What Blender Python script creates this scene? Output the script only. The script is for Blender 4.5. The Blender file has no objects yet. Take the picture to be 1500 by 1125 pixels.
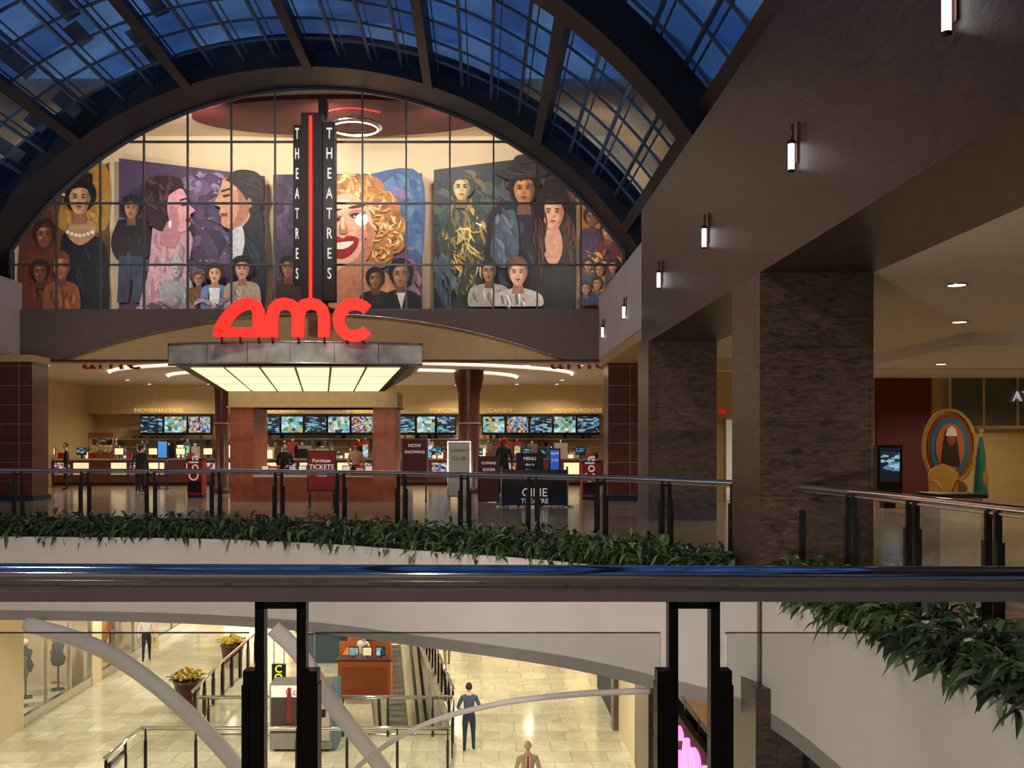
import bpy, math, random
from mathutils import Vector, Matrix
random.seed(7)
F=1500.0; VX=705.0; VY=652.0; EYE=1.6
def P(px,py,d): return Vector(((px-VX)*d/F, d, EYE-(py-VY)*d/F))
def PX(px,d): return (px-VX)*d/F
def PZ(py,d): return EYE-(py-VY)*d/F
sc=bpy.context.scene
try: sc.view_settings.view_transform='Standard'
except Exception: pass

# ---------------- materials ----------------
MC={}
def mat(name,col,rough=.6,metal=0.,emi=None,es=0.,var=.12,scale=6.,bump=0.,spec=.5):
    if name in MC: return MC[name]
    m=bpy.data.materials.new(name); m.use_nodes=True; nt=m.node_tree; n=nt.nodes; l=nt.links
    b=n['Principled BSDF']; b.inputs['Roughness'].default_value=rough; b.inputs['Metallic'].default_value=metal
    b.inputs['Specular IOR Level'].default_value=spec
    tc=n.new('ShaderNodeTexCoord'); no=n.new('ShaderNodeTexNoise'); no.inputs['Scale'].default_value=scale; no.inputs['Detail'].default_value=4
    l.new(tc.outputs['Object'],no.inputs['Vector'])
    cr=n.new('ShaderNodeValToRGB'); e=cr.color_ramp.elements
    e[0].position=.3; e[1].position=.7
    e[0].color=(*[c*(1-var) for c in col],1); e[1].color=(*[min(1,c*(1+var)) for c in col],1)
    l.new(no.outputs['Fac'],cr.inputs['Fac']); l.new(cr.outputs['Color'],b.inputs['Base Color'])
    if emi is not None:
        b.inputs['Emission Color'].default_value=(*emi,1); b.inputs['Emission Strength'].default_value=es
    if bump>0:
        bp=n.new('ShaderNodeBump'); bp.inputs['Strength'].default_value=bump; l.new(no.outputs['Fac'],bp.inputs['Height']); l.new(bp.outputs['Normal'],b.inputs['Normal'])
    MC[name]=m; return m
def tiled(name,c1,c2,mortar,bw,bh,rough,nscale=3.,horizontal=False,off=.5,ms=.01,bump=.15,stretch=1.,spec=.5,v=.1):
    m=bpy.data.materials.new(name); m.use_nodes=True; nt=m.node_tree; n=nt.nodes; l=nt.links
    b=n['Principled BSDF']; b.inputs['Specular IOR Level'].default_value=spec
    tc=n.new('ShaderNodeTexCoord'); sp=n.new('ShaderNodeSeparateXYZ'); l.new(tc.outputs['Object'],sp.inputs[0])
    cb=n.new('ShaderNodeCombineXYZ')
    if horizontal:
        l.new(sp.outputs['X'],cb.inputs['X']); l.new(sp.outputs['Y'],cb.inputs['Y'])
    else:
        ad=n.new('ShaderNodeMath'); ad.operation='ADD'; l.new(sp.outputs['X'],ad.inputs[0]); l.new(sp.outputs['Y'],ad.inputs[1])
        l.new(ad.outputs[0],cb.inputs['X']); l.new(sp.outputs['Z'],cb.inputs['Y'])
    br=n.new('ShaderNodeTexBrick'); br.offset=off; br.inputs['Scale'].default_value=1; br.inputs['Brick Width'].default_value=bw; br.inputs['Row Height'].default_value=bh
    br.inputs['Mortar Size'].default_value=ms; br.inputs['Mortar'].default_value=(*mortar,1); br.inputs['Color1'].default_value=(1-v,1-v,1-v,1); br.inputs['Color2'].default_value=(1+v,1+v,1+v,1)
    l.new(cb.outputs[0],br.inputs['Vector'])
    mp=n.new('ShaderNodeMapping'); mp.inputs['Scale'].default_value=(1,1,stretch); l.new(tc.outputs['Object'],mp.inputs[0])
    no=n.new('ShaderNodeTexNoise'); no.inputs['Scale'].default_value=nscale; no.inputs['Detail'].default_value=10; no.inputs['Distortion'].default_value=1.2; no.inputs['Roughness'].default_value=.72
    l.new(mp.outputs[0],no.inputs['Vector'])
    cr=n.new('ShaderNodeValToRGB'); e=cr.color_ramp.elements; e[0].position=.35; e[1].position=.68; e[0].color=(*c1,1); e[1].color=(*c2,1)
    l.new(no.outputs['Fac'],cr.inputs['Fac'])
    mx=n.new('ShaderNodeMix'); mx.data_type='RGBA'; mx.blend_type='MULTIPLY'; mx.inputs['Factor'].default_value=1
    l.new(cr.outputs['Color'],mx.inputs['A']); l.new(br.outputs['Color'],mx.inputs['B']); l.new(mx.outputs['Result'],b.inputs['Base Color'])
    b.inputs['Roughness'].default_value=rough
    bp=n.new('ShaderNodeBump'); bp.inputs['Strength'].default_value=bump; bp.inputs['Distance'].default_value=.05; l.new(no.outputs['Fac'],bp.inputs['Height']); l.new(bp.outputs['Normal'],b.inputs['Normal'])
    MC[name]=m; return m
def glassmat(name,tint,refl,rough=.02,fres=True):
    m=bpy.data.materials.new(name); m.use_nodes=True; nt=m.node_tree; n=nt.nodes; l=nt.links; n.clear()
    o=n.new('ShaderNodeOutputMaterial'); t=n.new('ShaderNodeBsdfTransparent'); t.inputs[0].default_value=(*tint,1)
    g=n.new('ShaderNodeBsdfGlossy'); g.inputs['Roughness'].default_value=rough; g.inputs[0].default_value=(1,1,1,1)
    mx=n.new('ShaderNodeMixShader'); l.new(t.outputs[0],mx.inputs[1]); l.new(g.outputs[0],mx.inputs[2]); l.new(mx.outputs[0],o.inputs[0])
    lw=n.new('ShaderNodeFresnel'); lw.inputs[0].default_value=1.3
    ml=n.new('ShaderNodeMath'); ml.operation='MULTIPLY'; ml.inputs[1].default_value=refl; l.new(lw.outputs[0],ml.inputs[0]); l.new(ml.outputs[0],mx.inputs[0])
    MC[name]=m; return m
def skyglass(name,col,es):
    # tinted laminated roof glazing that lets the dusk sky glow through
    m=bpy.data.materials.new(name); m.use_nodes=True; nt=m.node_tree; n=nt.nodes; l=nt.links; n.clear()
    o=n.new('ShaderNodeOutputMaterial'); t=n.new('ShaderNodeBsdfTransparent')
    tc=n.new('ShaderNodeTexCoord'); no=n.new('ShaderNodeTexNoise'); no.inputs['Scale'].default_value=.5; no.inputs['Detail'].default_value=5; l.new(tc.outputs['Object'],no.inputs[0])
    cr=n.new('ShaderNodeValToRGB'); e=cr.color_ramp.elements; e[0].position=.35; e[1].position=.7
    e[0].color=(*[c*.6*es for c in col],1); e[1].color=(*[min(1,c*1.25*es) for c in col],1); l.new(no.outputs[0],cr.inputs[0]); l.new(cr.outputs[0],t.inputs[0])
    g=n.new('ShaderNodeBsdfGlossy'); g.inputs['Roughness'].default_value=.2; g.inputs[0].default_value=(.4,.6,.9,1)
    mx=n.new('ShaderNodeMixShader'); mx.inputs[0].default_value=.05; l.new(t.outputs[0],mx.inputs[1]); l.new(g.outputs[0],mx.inputs[2]); l.new(mx.outputs[0],o.inputs[0])
    MC[name]=m; return m
granite=tiled('granite_brown',(.026,.018,.016),(.085,.056,.047),(.6,.5,.45),1.15,.55,.32,5.,stretch=2.6,bump=.2,ms=.004)
graniteC=tiled('granite_column',(.028,.020,.017),(.15,.098,.074),(.55,.48,.42),1.5,.95,.3,4.2,stretch=3.4,bump=.2,ms=.006,off=0,v=.16)
lowfloor=tiled('polished_tile',(.55,.49,.34),(.80,.74,.55),(.6,.55,.45),.9,.9,.11,1.2,True,bump=.05,v=.12)
upfloor=tiled('lobby_tile',(.26,.20,.13),(.44,.36,.25),(.3,.3,.3),.8,.8,.15,1.,True,bump=.03)
white=mat('plaster_white',(.74,.69,.65),.75,var=.04,scale=1.5)
whiteD=mat('plaster_grey',(.60,.56,.52),.7,var=.05,scale=1.5)
taupe=mat('taupe_paint',(.17,.125,.11),.7,var=.06)
tan=mat('tan_paint',(.64,.46,.22),.7,var=.06)
yellow=mat('ochre_wall',(.60,.43,.17),.7,var=.06)
cream=mat('cream_ceiling',(.74,.67,.54),.8,var=.04)
beige=mat('beige_wall',(.74,.60,.40),.8,var=.05,scale=1)
maroon=mat('maroon_paint',(.10,.010,.013),.6)
mahog=mat('mahogany_panel',(.30,.07,.035),.3,var=.25,scale=8)
mahogD=mat('dark_mahogany',(.10,.030,.024),.3,var=.3,scale=8)
black=mat('black_metal',(.014,.013,.013),.4,.3)
darkblue=mat('dark_steel',(.016,.017,.024),.5,.2)
mull=mat('blue_mullion',(.075,.13,.22),.5,.3)
mull2=mat('window_mullion',(.16,.17,.18),.45,.5)
chrome=mat('polished_chrome',(.82,.82,.84),.07,1.,var=.02)
steel=mat('brushed_steel',(.62,.62,.60),.25,1.,var=.1)
channel=mat('rail_channel',(.62,.56,.54),.35,.4,var=.05)
redneon=mat('red_neon',(.9,.03,.02),.4,emi=(1,.022,.012),es=.95)
redpaint=mat('red_letter_paint',(.5,.02,.015),.4)
redtube=mat('red_tube',(.9,.03,.02),.4,emi=(1,.035,.02),es=2.2)
pink=mat('pink_neon',(1,.3,.6),.4,emi=(1,.18,.42),es=2.2)
lampm=mat('lamp_glow',(1,1,1),.4,emi=(1,.92,.92),es=1.9)
warmlamp=mat('downlight_glow',(1,1,1),.4,emi=(1,.87,.66),es=5)
glowstrip=mat('added_glow_strip',(1,1,1),.4,emi=(1,.88,.70),es=3.5)  # glowing strip added to brighten the lobby ceiling
panelglow=mat('marquee_panel',(1,.9,.6),.4,emi=(1,.83,.50),es=1.15,var=.02)
whitelet=mat('white_letter',(.9,.9,.85),.4,emi=(.95,1,.9),es=.55)
tanlet=mat('gold_letter',(.7,.5,.2),.4,emi=(.9,.6,.25),es=.45)
yellet=mat('yellow_letter',(1,.8,0),.4,emi=(1,.75,.02),es=1)
clear=glassmat('clear_glass',(.93,.96,.95),.8)
railglass=glassmat('rail_glass',(.88,.9,.89),1.3)
winglass=glassmat('window_glass',(.9,.92,.94),.5)
def M(c,rough=.7,es=0.,v=.08):
    nm='paint_%02x%02x%02x_%d_%d_%d'%(int(c[0]*255),int(c[1]*255),int(c[2]*255),int(rough*10),int(es*10),int(v*100))
    return mat(nm,c,rough,emi=c if es>0 else None,es=es,var=v)
def srgb(h):
    h=h.lstrip('#'); r=[int(h[i:i+2],16)/255 for i in (0,2,4)]
    return tuple(c/12.92 if c<=.04045 else ((c+.055)/1.055)**2.4 for c in r)
def H(h,**k): return M(srgb(h),**k)

# ---------------- mesh builder ----------------
class B:
    def __init__(s,name): s.n=name; s.v=[]; s.f=[]; s.m=[]; s.mats=[]; s.sm=[]; s.M=Matrix.Identity(4)
    def mi(s,m):
        if m not in s.mats: s.mats.append(m)
        return s.mats.index(m)
    def add(s,vs,fs,m,smooth=False):
        o=len(s.v); s.v+= [tuple(s.M@Vector(v)) for v in vs]; i=s.mi(m)
        for f in fs: s.f.append([o+a for a in f]); s.m.append(i); s.sm.append(smooth)
    def box(s,x0,x1,y0,y1,z0,z1,m):
        x0,x1=sorted((x0,x1)); y0,y1=sorted((y0,y1)); z0,z1=sorted((z0,z1))
        s.add([(x0,y0,z0),(x1,y0,z0),(x1,y1,z0),(x0,y1,z0),(x0,y0,z1),(x1,y0,z1),(x1,y1,z1),(x0,y1,z1)],
              [(0,3,2,1),(4,5,6,7),(0,1,5,4),(1,2,6,5),(2,3,7,6),(3,0,4,7)],m)
    def prism(s,poly,y0,y1,m):  # poly in xz
        n=len(poly); vs=[(p[0],y0,p[1]) for p in poly]+[(p[0],y1,p[1]) for p in poly]
        s.add(vs,[list(range(n)),list(range(2*n-1,n-1,-1))]+[(i,i+n,(i+1)%n+n,(i+1)%n) for i in range(n)],m)
    def prismz(s,poly,z0,z1,m):
        n=len(poly); vs=[(p[0],p[1],z0) for p in poly]+[(p[0],p[1],z1) for p in poly]
        s.add(vs,[list(range(n)),list(range(2*n-1,n-1,-1))]+[(i,i+n,(i+1)%n+n,(i+1)%n) for i in range(n)],m)
    def flat(s,poly,y,m): s.add([(p[0],y,p[1]) for p in poly],[list(range(len(poly)))],m)
    def tube(s,pts,r,m,n=8,closed=False,cap=True,smooth=True,flat=1.):
        pts=[Vector(p) for p in pts]; N=len(pts); rs=r if isinstance(r,(list,tuple)) else [r]*N
        vs=[];
        for i,p in enumerate(pts):
            a=pts[(i-1)%N] if (closed or i>0) else p; b=pts[(i+1)%N] if (closed or i<N-1) else p
            t=(b-a).normalized(); up=Vector((0,0,1)) if abs(t.z)<.95 else Vector((0,1,0))
            u=t.cross(up).normalized(); w=u.cross(t)
            for k in range(n):
                an=2*math.pi*(k+.5)/n; vs.append(p+u*math.cos(an)*rs[i]+w*math.sin(an)*rs[i]*flat)
        fs=[]
        for i in range(N if closed else N-1):
            for k in range(n):
                a=i*n+k; b=i*n+(k+1)%n; j=(i+1)%N; fs.append((a,b,j*n+(k+1)%n,j*n+k))
        if not closed and cap: fs.append(list(range(n))[::-1]); fs.append([(N-1)*n+k for k in range(n)])
        s.add(vs,fs,m,smooth)
    def sph(s,c,r,m,nu=12,nv=8,fn=None):
        if not isinstance(r,(tuple,list)): r=(r,r,r)
        vs=[];fs=[]
        for j in range(nv+1):
            ph=math.pi*j/nv
            for i in range(nu):
                th=2*math.pi*i/nu; d=Vector((math.sin(ph)*math.cos(th),math.sin(ph)*math.sin(th),math.cos(ph)))
                q=Vector((d.x*r[0],d.y*r[1],d.z*r[2]))
                if fn: q=fn(q)
                vs.append(Vector(c)+q)
        for j in range(nv):
            for i in range(nu): fs.append((j*nu+i,(j+1)*nu+i,(j+1)*nu+(i+1)%nu,j*nu+(i+1)%nu))
        s.add(vs,fs,m,True)
    def lathe(s,c,prof,m,n=16):
        vs=[];fs=[]
        for (r,z) in prof:
            for k in range(n): a=2*math.pi*k/n; vs.append((c[0]+r*math.cos(a),c[1]+r*math.sin(a),c[2]+z))
        for j in range(len(prof)-1):
            for k in range(n): fs.append((j*n+k,j*n+(k+1)%n,(j+1)*n+(k+1)%n,(j+1)*n+k))
        s.add(vs,fs,m,True)
    def stroke(s,pts,w,y0,y1,m): # thick 2d polyline in xz, extruded in y
        pts=[Vector(p) for p in pts]; L=[];R=[]
        for i,p in enumerate(pts):
            a=pts[max(i-1,0)]; b=pts[min(i+1,len(pts)-1)]; t=(b-a).normalized(); nn=Vector((-t.y,t.x))
            k=1.
            if 0<i<len(pts)-1:
                t1=(p-a).normalized(); k=1/max(.5,t1.dot(t))
            L.append(p+nn*w/2*k); R.append(p-nn*w/2*k)
        for i in range(len(pts)-1):
            s.prism([L[i],L[i+1],R[i+1],R[i]],y0,y1,m)
    def text(s,body,size,loc,m,rot=(math.pi/2,0,0),extrude=.02,align='CENTER',sx=1.):
        cu=bpy.data.curves.new('t','FONT'); cu.body=body; cu.size=size; cu.extrude=extrude; cu.align_x=align; cu.resolution_u=3
        ob=bpy.data.objects.new('t',cu); bpy.context.collection.objects.link(ob); bpy.context.view_layer.update()
        me=bpy.data.meshes.new_from_object(ob.evaluated_get(bpy.context.evaluated_depsgraph_get()))
        from mathutils import Euler
        R=Euler(rot).to_matrix()
        s.add([Vector(loc)+R@Vector((v.co.x*sx,v.co.y,v.co.z)) for v in me.vertices],[list(p.vertices) for p in me.polygons],m)
        bpy.data.objects.remove(ob); bpy.data.curves.remove(cu); bpy.data.meshes.remove(me)
    def build(s,parent=None):
        me=bpy.data.meshes.new(s.n); me.from_pydata(s.v,[],s.f); 
        for m in s.mats: me.materials.append(m)
        for i,p in enumerate(me.polygons): p.material_index=s.m[i]; p.use_smooth=s.sm[i]
        me.update(); ob=bpy.data.objects.new(s.n,me); bpy.context.collection.objects.link(ob)
        if parent: ob.parent=parent
        return ob
def cr(pts,n=8):
    pts=[Vector(p) for p in pts]; out=[]
    for i in range(len(pts)-1):
        p0=pts[max(i-1,0)];p1=pts[i];p2=pts[i+1];p3=pts[min(i+2,len(pts)-1)]
        for k in range(n):
            t=k/n; out.append(.5*((2*p1)+(p2-p0)*t+(2*p0-5*p1+4*p2-p3)*t*t+(3*p1-p0-3*p2+p3)*t**3))
    out.append(pts[-1]); return out
def spot(x,y,z,e,col=(1,.8,.55),ang=140,r=.12,dirv=(0,0,-1),to=None):
    l=bpy.data.lights.new('spot_light','SPOT'); l.energy=e; l.color=col; l.spot_size=math.radians(ang); l.spot_blend=.5; l.shadow_soft_size=r
    o=bpy.data.objects.new('spot_light',l); bpy.context.collection.objects.link(o); o.location=(x,y,z)
    if to: dirv=Vector(to)-Vector((x,y,z))
    o.rotation_euler=Vector(dirv).to_track_quat('-Z','Y').to_euler(); return o

# ---------------- vault skylight ----------------
CX=-4.96; CZ=1.2; R0=11.2; YB=-14.
def arc(a,R,y): a=math.radians(a); return Vector((CX+R*math.sin(a),y,CZ+R*math.cos(a)))
skym=[skyglass('roof_glass_a',(.8,.92,1.),1.0),skyglass('roof_glass_b',(.6,.78,1.),.85),skyglass('roof_glass_c',(.5,.65,.95),.75)]
greyrefl=mat('grey_reflection_panel',(.34,.38,.42),.5,.1,var=.12,scale=1)
RV=11.55
g=B('skylight')
ys=[29.3-1.32*i for i in range(33)][::-1]
angs=[-63+4.5*i for i in range(29)]
for j in range(32):
    for i in range(28):
        a0,a1=angs[i],angs[i+1]
        r=random.random(); w=0 if r<.3 else 1 if r<.65 else 2
        tilt=.12; ym=(ys[j]+ys[j+1])/2
        g.add([arc(a0,RV,ys[j]),arc(a1,RV+tilt,ys[j]),arc(a1,RV+tilt,ys[j+1]),arc(a0,RV,ys[j+1])],[(0,1,2,3)],skym[w])
# long grey blades added outside the glass, standing in for louvre-like grey reflections
for i in range(28):
    a0=angs[i]
    if a0<-8:
        y=9.
        while y<28.5:
            L=random.choice([1.32,2.64,3.96])
            if random.random()<(.55 if a0<-20 else .3):
                am=a0+random.choice([.6,1.6]); y1=min(y+L,29.2); g.add([arc(am,RV+.2,y+.08),arc(am+1.9,RV+.26,y+.08),arc(am+1.9,RV+.26,y1-.08),arc(am,RV+.2,y1-.08)],[(0,1,2,3)],greyrefl)
            y+=L
for i,a in enumerate(angs):
    big=abs((a/18.)-round(a/18.))<.01
    r=.055 if not big else .03
    g.tube([arc(a,RV-.02,YB),arc(a,RV-.02,29.3)],r,mull,4,smooth=False)
    g.tube([arc(a+.9,RV+.03,YB),arc(a+.9,RV+.03,29.3)],.025,mull,4,smooth=False)
    if big:
        A=[];
        for y in (YB,29.3):
            for da,rr in ((-.9,RV-.05),(.9,RV-.05),(.9,RV-.42),(-.9,RV-.42)): A.append(arc(a+da*.75,rr,y))
        g.add(A,[(0,1,5,4),(1,2,6,5),(2,3,7,6),(3,0,4,7),(0,3,2,1),(4,5,6,7)],darkblue)
for j,y in enumerate(ys):
    g.tube([arc(a*.25,RV-.02,y) for a in range(-252,253,9)],.04,mull,4,smooth=False)
def ring(g,y0,y1,r0,r1,m,a0=-66,a1=66,n=48):
    vs=[];fs=[]
    for i in range(n+1):
        a=a0+(a1-a0)*i/n; vs+=[arc(a,r0,y0),arc(a,r1,y0),arc(a,r1,y1),arc(a,r0,y1)]
    for i in range(n):
        for k in range(4): p=i*4+k;q=i*4+(k+1)%4; fs.append((p,q,q+4,p+4))
    g.add(vs,fs,m)
for y in (-2.6,8.2,19.0):
    ring(g,y,y+.9,RV-.75,RV-.02,darkblue)
g.build()
g=B('trim_arch_ring'); ring(g,29.2,31.0,R0,RV+.6,darkblue,-67,67); 
g.build()
g=B('wall_behind'); g.box(-17,17,YB-.4,YB-.1,-6.5,14,beige); g.build()

# ---------------- end wall window ----------------
D=31.
g=B('window_1')
cxp=465; cyp=672; Rp=542
def wv(px,w=.05):
    top=cyp-math.sqrt(max(0,Rp**2-(px-cxp)**2)); x=PX(px,D); g.box(x-w/2,x+w/2,30.95,31.05,PZ(456,D),PZ(top,D),mull2)
for i in range(-6,7): 
    if i==0: continue
    wv(467+64*i+ (0))
for py in (208,298,388):
    hw=math.sqrt(Rp**2-(cyp-py)**2); hw=min(hw,450); g.box(PX(cxp-hw,D),PX(cxp+hw,D),30.94,31.04,PZ(py+1.3,D),PZ(py-1.3,D),mull2)
g.box(PX(28,D),PX(882,D),30.9,31.1,PZ(458,D),PZ(453,D),mull2)
pts=[]
for i in range(0,49):
    a=math.radians(-56.1+112.2*i/48); pts.append((CX+(R0-.03)*math.sin(a),30.95,CZ+(R0-.03)*math.cos(a)))
g.tube([(pts[0][0],30.95,5.65)]+pts+[(pts[-1][0],30.95,5.65)],.07,mull2,4,smooth=False)
poly=[(p[0],p[2]) for p in pts]; poly=[(poly[0][0],5.65)]+poly+[(poly[-1][0],5.65)]
g.flat(poly,31.0,winglass)
g.build()
g=B('wall_back')
for s in (-1,1):
    x0=CX+s*9.3
    g.box(x0,CX+s*12.2,30.9,31.3,4.2,7.5,darkblue)
g.box(CX-13,CX+13,36.3,36.5,4.2,13.2,beige)
g.box(CX-13,CX+13,31.4,36.5,5.2,5.4,taupe)
g.box(CX-13,CX-12.8,31.4,36.5,5.2,13.2,beige); g.box(CX+12.8,CX+13,31.4,36.5,5.2,13.2,beige)
g.build()
g=B('ceiling_rotunda'); g.box(CX-13,CX+13,31.3,36.5,12.55,12.8,beige)
el=[(CX+.3+4.9*math.cos(2*math.pi*i/40),33.9+1.95*math.sin(2*math.pi*i/40)) for i in range(40)]
g.prismz(el,12.4,12.56,maroon)
g.build()
g=B('ring_chandelier')
c=P(520,190,33.5)
for rr,rad,mm in ((.75,.02,warmlamp),(.85,.05,steel)):
    g.tube([(c.x+rr*math.cos(2*math.pi*i/32),c.y+rr*math.sin(2*math.pi*i/32),c.z+(0.02 if rr<.8 else .1)) for i in range(32)],rad,mm,6,closed=True)
for a in (0,2.1,4.2): g.tube([(c.x+.85*math.cos(a),c.y+.85*math.sin(a),c.z+.1),(c.x,c.y,12.42)],.012,black,4)
g.tube([(c.x-.9+1.8*i/20,32.6-.4*math.sin(math.pi*i/20),12.2) for i in range(21)],.02,redtube,5)
g.build()

# ---------------- murals ----------------
MD=36.2; LY=[MD]
class Mural(B):
    ox=0
    def pg(s,pts,c,dy=.0015): 
        LY[0]-=dy; s.flat([(PX(p[0]+s.ox,MD),PZ(p[1],MD)) for p in pts],LY[0],H(c,rough=.6,v=.2))
    def el(s,cx,cy,rx,ry,c,rot=0,n=20):
        r=math.radians(rot); s.pg([(cx+rx*math.cos(t)*math.cos(r)-ry*math.sin(t)*math.sin(r),cy+rx*math.cos(t)*math.sin(r)+ry*math.sin(t)*math.cos(r)) for t in [2*math.pi*i/n for i in range(n)]],c)
    def sp(s,pts,c): s.pg([tuple(q) for q in cr(list(pts)+[pts[0]],5)[:-1]],c)
    def br(s,cx,cy,rx,ry,ang,L,w,n,cols,jit=25,bend=.25,clip=None):
        for _ in range(n):
            a=random.uniform(0,6.28); r=math.sqrt(random.random()); x=cx+rx*r*math.cos(a); y=cy+ry*r*math.sin(a)
            th=math.radians(ang+random.uniform(-jit,jit)); l=L*random.uniform(.5,1.2); ww=w*random.uniform(.5,1.2); bb=random.uniform(-bend,bend)*l
            dx,dy=math.cos(th),math.sin(th); nx,ny=-dy,dx; m_=(x+nx*bb,y+ny*bb)
            p=[(x-dx*l/2,y-dy*l/2),(m_[0]-dx*l*.2+nx*ww/2,m_[1]-dy*l*.2+ny*ww/2),(m_[0]+dx*l*.2+nx*ww/2,m_[1]+dy*l*.2+ny*ww/2),(x+dx*l/2,y+dy*l/2),(m_[0]+dx*l*.2-nx*ww/2,m_[1]+dy*l*.2-ny*ww/2),(m_[0]-dx*l*.2-nx*ww/2,m_[1]-dy*l*.2-ny*ww/2)]
            if clip: p=[(min(max(q[0],clip[0]),clip[1]),min(max(q[1],clip[2]),clip[3])) for q in p]
            s.pg(p,random.choice(cols),.0003)
    def face(s,cx,cy,r,skin,hair,shade=None,hs=1.25,long=False,tilt=0,lips='8a3a30',hi=None):
        def mixc(a,b,t): 
            A=[int(a[i:i+2],16) for i in (0,2,4)];Bb=[int(b[i:i+2],16) for i in (0,2,4)]; return '%02x%02x%02x'%tuple(int(x+(y-x)*t) for x,y in zip(A,Bb))
        shade=shade or mixc(skin,'201008',.4); hi=mixc(skin,'ffe8d0',.3); mid=mixc(skin,shade,.5); hh=mixc(hair,'b08868',.25)
        s.el(cx,cy-r*.25,r*hs*.86,r*1.18,hair)
        if long: s.sp([(cx-r*1.1,cy-r*.4),(cx+r*1.1,cy-r*.4),(cx+r*1.35,cy+r*2),(cx+r*.7,cy+r*2.3),(cx-r*.7,cy+r*2.3),(cx-r*1.35,cy+r*2)],hair)
        s.pg([(cx-r*.35,cy+r*.6),(cx+r*.35,cy+r*.6),(cx+r*.5,cy+r*1.7),(cx-r*.5,cy+r*1.7)],shade)
        s.sp([(cx-r*.68,cy-r*.5),(cx,cy-r*.98),(cx+r*.68,cy-r*.5),(cx+r*.66,cy+r*.2),(cx+r*.38,cy+r*.85),(cx,cy+r*1.02),(cx-r*.38,cy+r*.85),(cx-r*.66,cy+r*.2)],skin)
        s.sp([(cx+r*.15,cy-r*.8),(cx+r*.66,cy-r*.3),(cx+r*.62,cy+r*.3),(cx+r*.3,cy+r*.9),(cx+r*.02,cy+r*.97),(cx+r*.35,cy+r*.3)],mid)
        s.sp([(cx+r*.42,cy-r*.5),(cx+r*.66,cy-r*.2),(cx+r*.6,cy+r*.35),(cx+r*.3,cy+r*.88),(cx+r*.48,cy+r*.3)],shade)
        s.el(cx-r*.18,cy-r*.5,r*.25,r*.14,hi,n=10); s.el(cx-r*.36,cy+r*.2,r*.16,r*.14,hi,n=10)
        s.sp([(cx-r*.72,cy-r*.1),(cx-r*.66,cy-r*.85),(cx,cy-r*1.15),(cx+r*.66,cy-r*.85),(cx+r*.72,cy-r*.1),(cx+r*.5,cy-r*.6),(cx+r*.1,cy-r*.74),(cx-r*.45,cy-r*.62)],hair)
        s.br(cx,cy-r*.95,r*.6,r*.25,15,r*.6,r*.12,8,[hh,hair],30)
        for q in (-.3,.26):
            s.el(cx+r*q,cy-r*.1,r*.17,r*.1,shade,n=10); s.el(cx+r*q,cy-r*.08,r*.11,r*.045,'a89888',n=8); s.el(cx+r*q,cy-r*.08,r*.065,r*.05,'100806',n=8); s.el(cx+r*q,cy-r*.27,r*.18,r*.04,'2c1a12',n=8)
        s.pg([(cx-r*.0,cy-r*.15),(cx+r*.11,cy+r*.24),(cx+r*.02,cy+r*.3),(cx-r*.1,cy+r*.26)],mid); s.pg([(cx-r*.05,cy-r*.1),(cx+r*.02,cy-r*.1),(cx+r*.0,cy+r*.2),(cx-r*.06,cy+r*.2)],hi)
        s.el(cx,cy+r*.52,r*.22,r*.065,lips,n=10); s.el(cx,cy+r*.66,r*.14,r*.04,mid,n=8)
    def bust(s,cx,cy,r,skin,hair,cloth,shade=None,w=2.,bottom=455,**k):
        s.sp([(cx-r*.5,cy+r*1.25),(cx+r*.5,cy+r*1.25),(cx+r*w*.9,cy+r*1.75),(cx+r*w,bottom-2),(cx+r*w*.5,bottom),(cx-r*w*.5,bottom),(cx-r*w,bottom-2),(cx-r*w*.9,cy+r*1.75)],cloth)
        A=[int(cloth[i:i+2],16) for i in (0,2,4)]; li='%02x%02x%02x'%tuple(min(255,int(a*1.25+8)) for a in A); dk='%02x%02x%02x'%tuple(int(a*.65) for a in A)
        s.br(cx,(cy+r*1.9+bottom)/2,r*w*.65,max(3,(bottom-cy-r*2)/2*.7),80,r*1.4,r*.2,10,[li,dk,dk],20)
        s.face(cx,cy,r,skin,hair,shade,**k)
    def man(s,x,y,h,skin,cl,leg):
        s.sp([(x-h*.13,y+h*.2),(x+h*.13,y+h*.2),(x+h*.2,y+h*.45),(x+h*.1,y+h*.6),(x-h*.12,y+h*.6),(x-h*.2,y+h*.42)],cl)
        s.pg([(x-h*.12,y+h*.55),(x+h*.12,y+h*.55),(x+h*.14,y+h*1.),(x+h*.02,y+h),(x,y+h*.7),(x-h*.03,y+h),(x-h*.14,y+h)],leg)
        s.br(x,y+h*.75,h*.09,h*.2,88,h*.2,h*.02,14,['3a4a62','1a2232'],8); s.br(x,y+h*.38,h*.13,h*.12,70,h*.12,h*.02,12,['3a3638','08080a'],30)
        s.face(x,y+h*.09,h*.095,skin,'1a1210')
g=Mural('mural_panel')
g.pg([(30,340),(60,300),(100,268),(160,238),(160,470),(30,470)],'6a4426')
g.sp([(100,262),(155,242),(158,330),(120,340),(85,330)],'b08434')
g.br(122,295,30,38,60,22,6,50,['c09040','a87830','9a6c2c','c89c48'],30,clip=(95,160,250,470))
g.sp([(30,345),(75,310),(85,460),(30,465)],'5a3020')
g.br(60,400,25,50,80,25,6,40,['6c3c24','502c1a','7c4828'],30,clip=(30,160,320,470))
g.bust(66,345,17,'8a5236','30150e','6a3422','5a3020',w=1.8)
g.sp([(92,345),(112,338),(135,345),(156,365),(158,465),(100,465),(88,400)],'15131a')
g.br(128,410,22,45,82,35,3,20,['2c2a38','08080c'],14)
g.sp([(104,325),(138,325),(140,345),(118,360),(100,345)],'b88a60')
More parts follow.
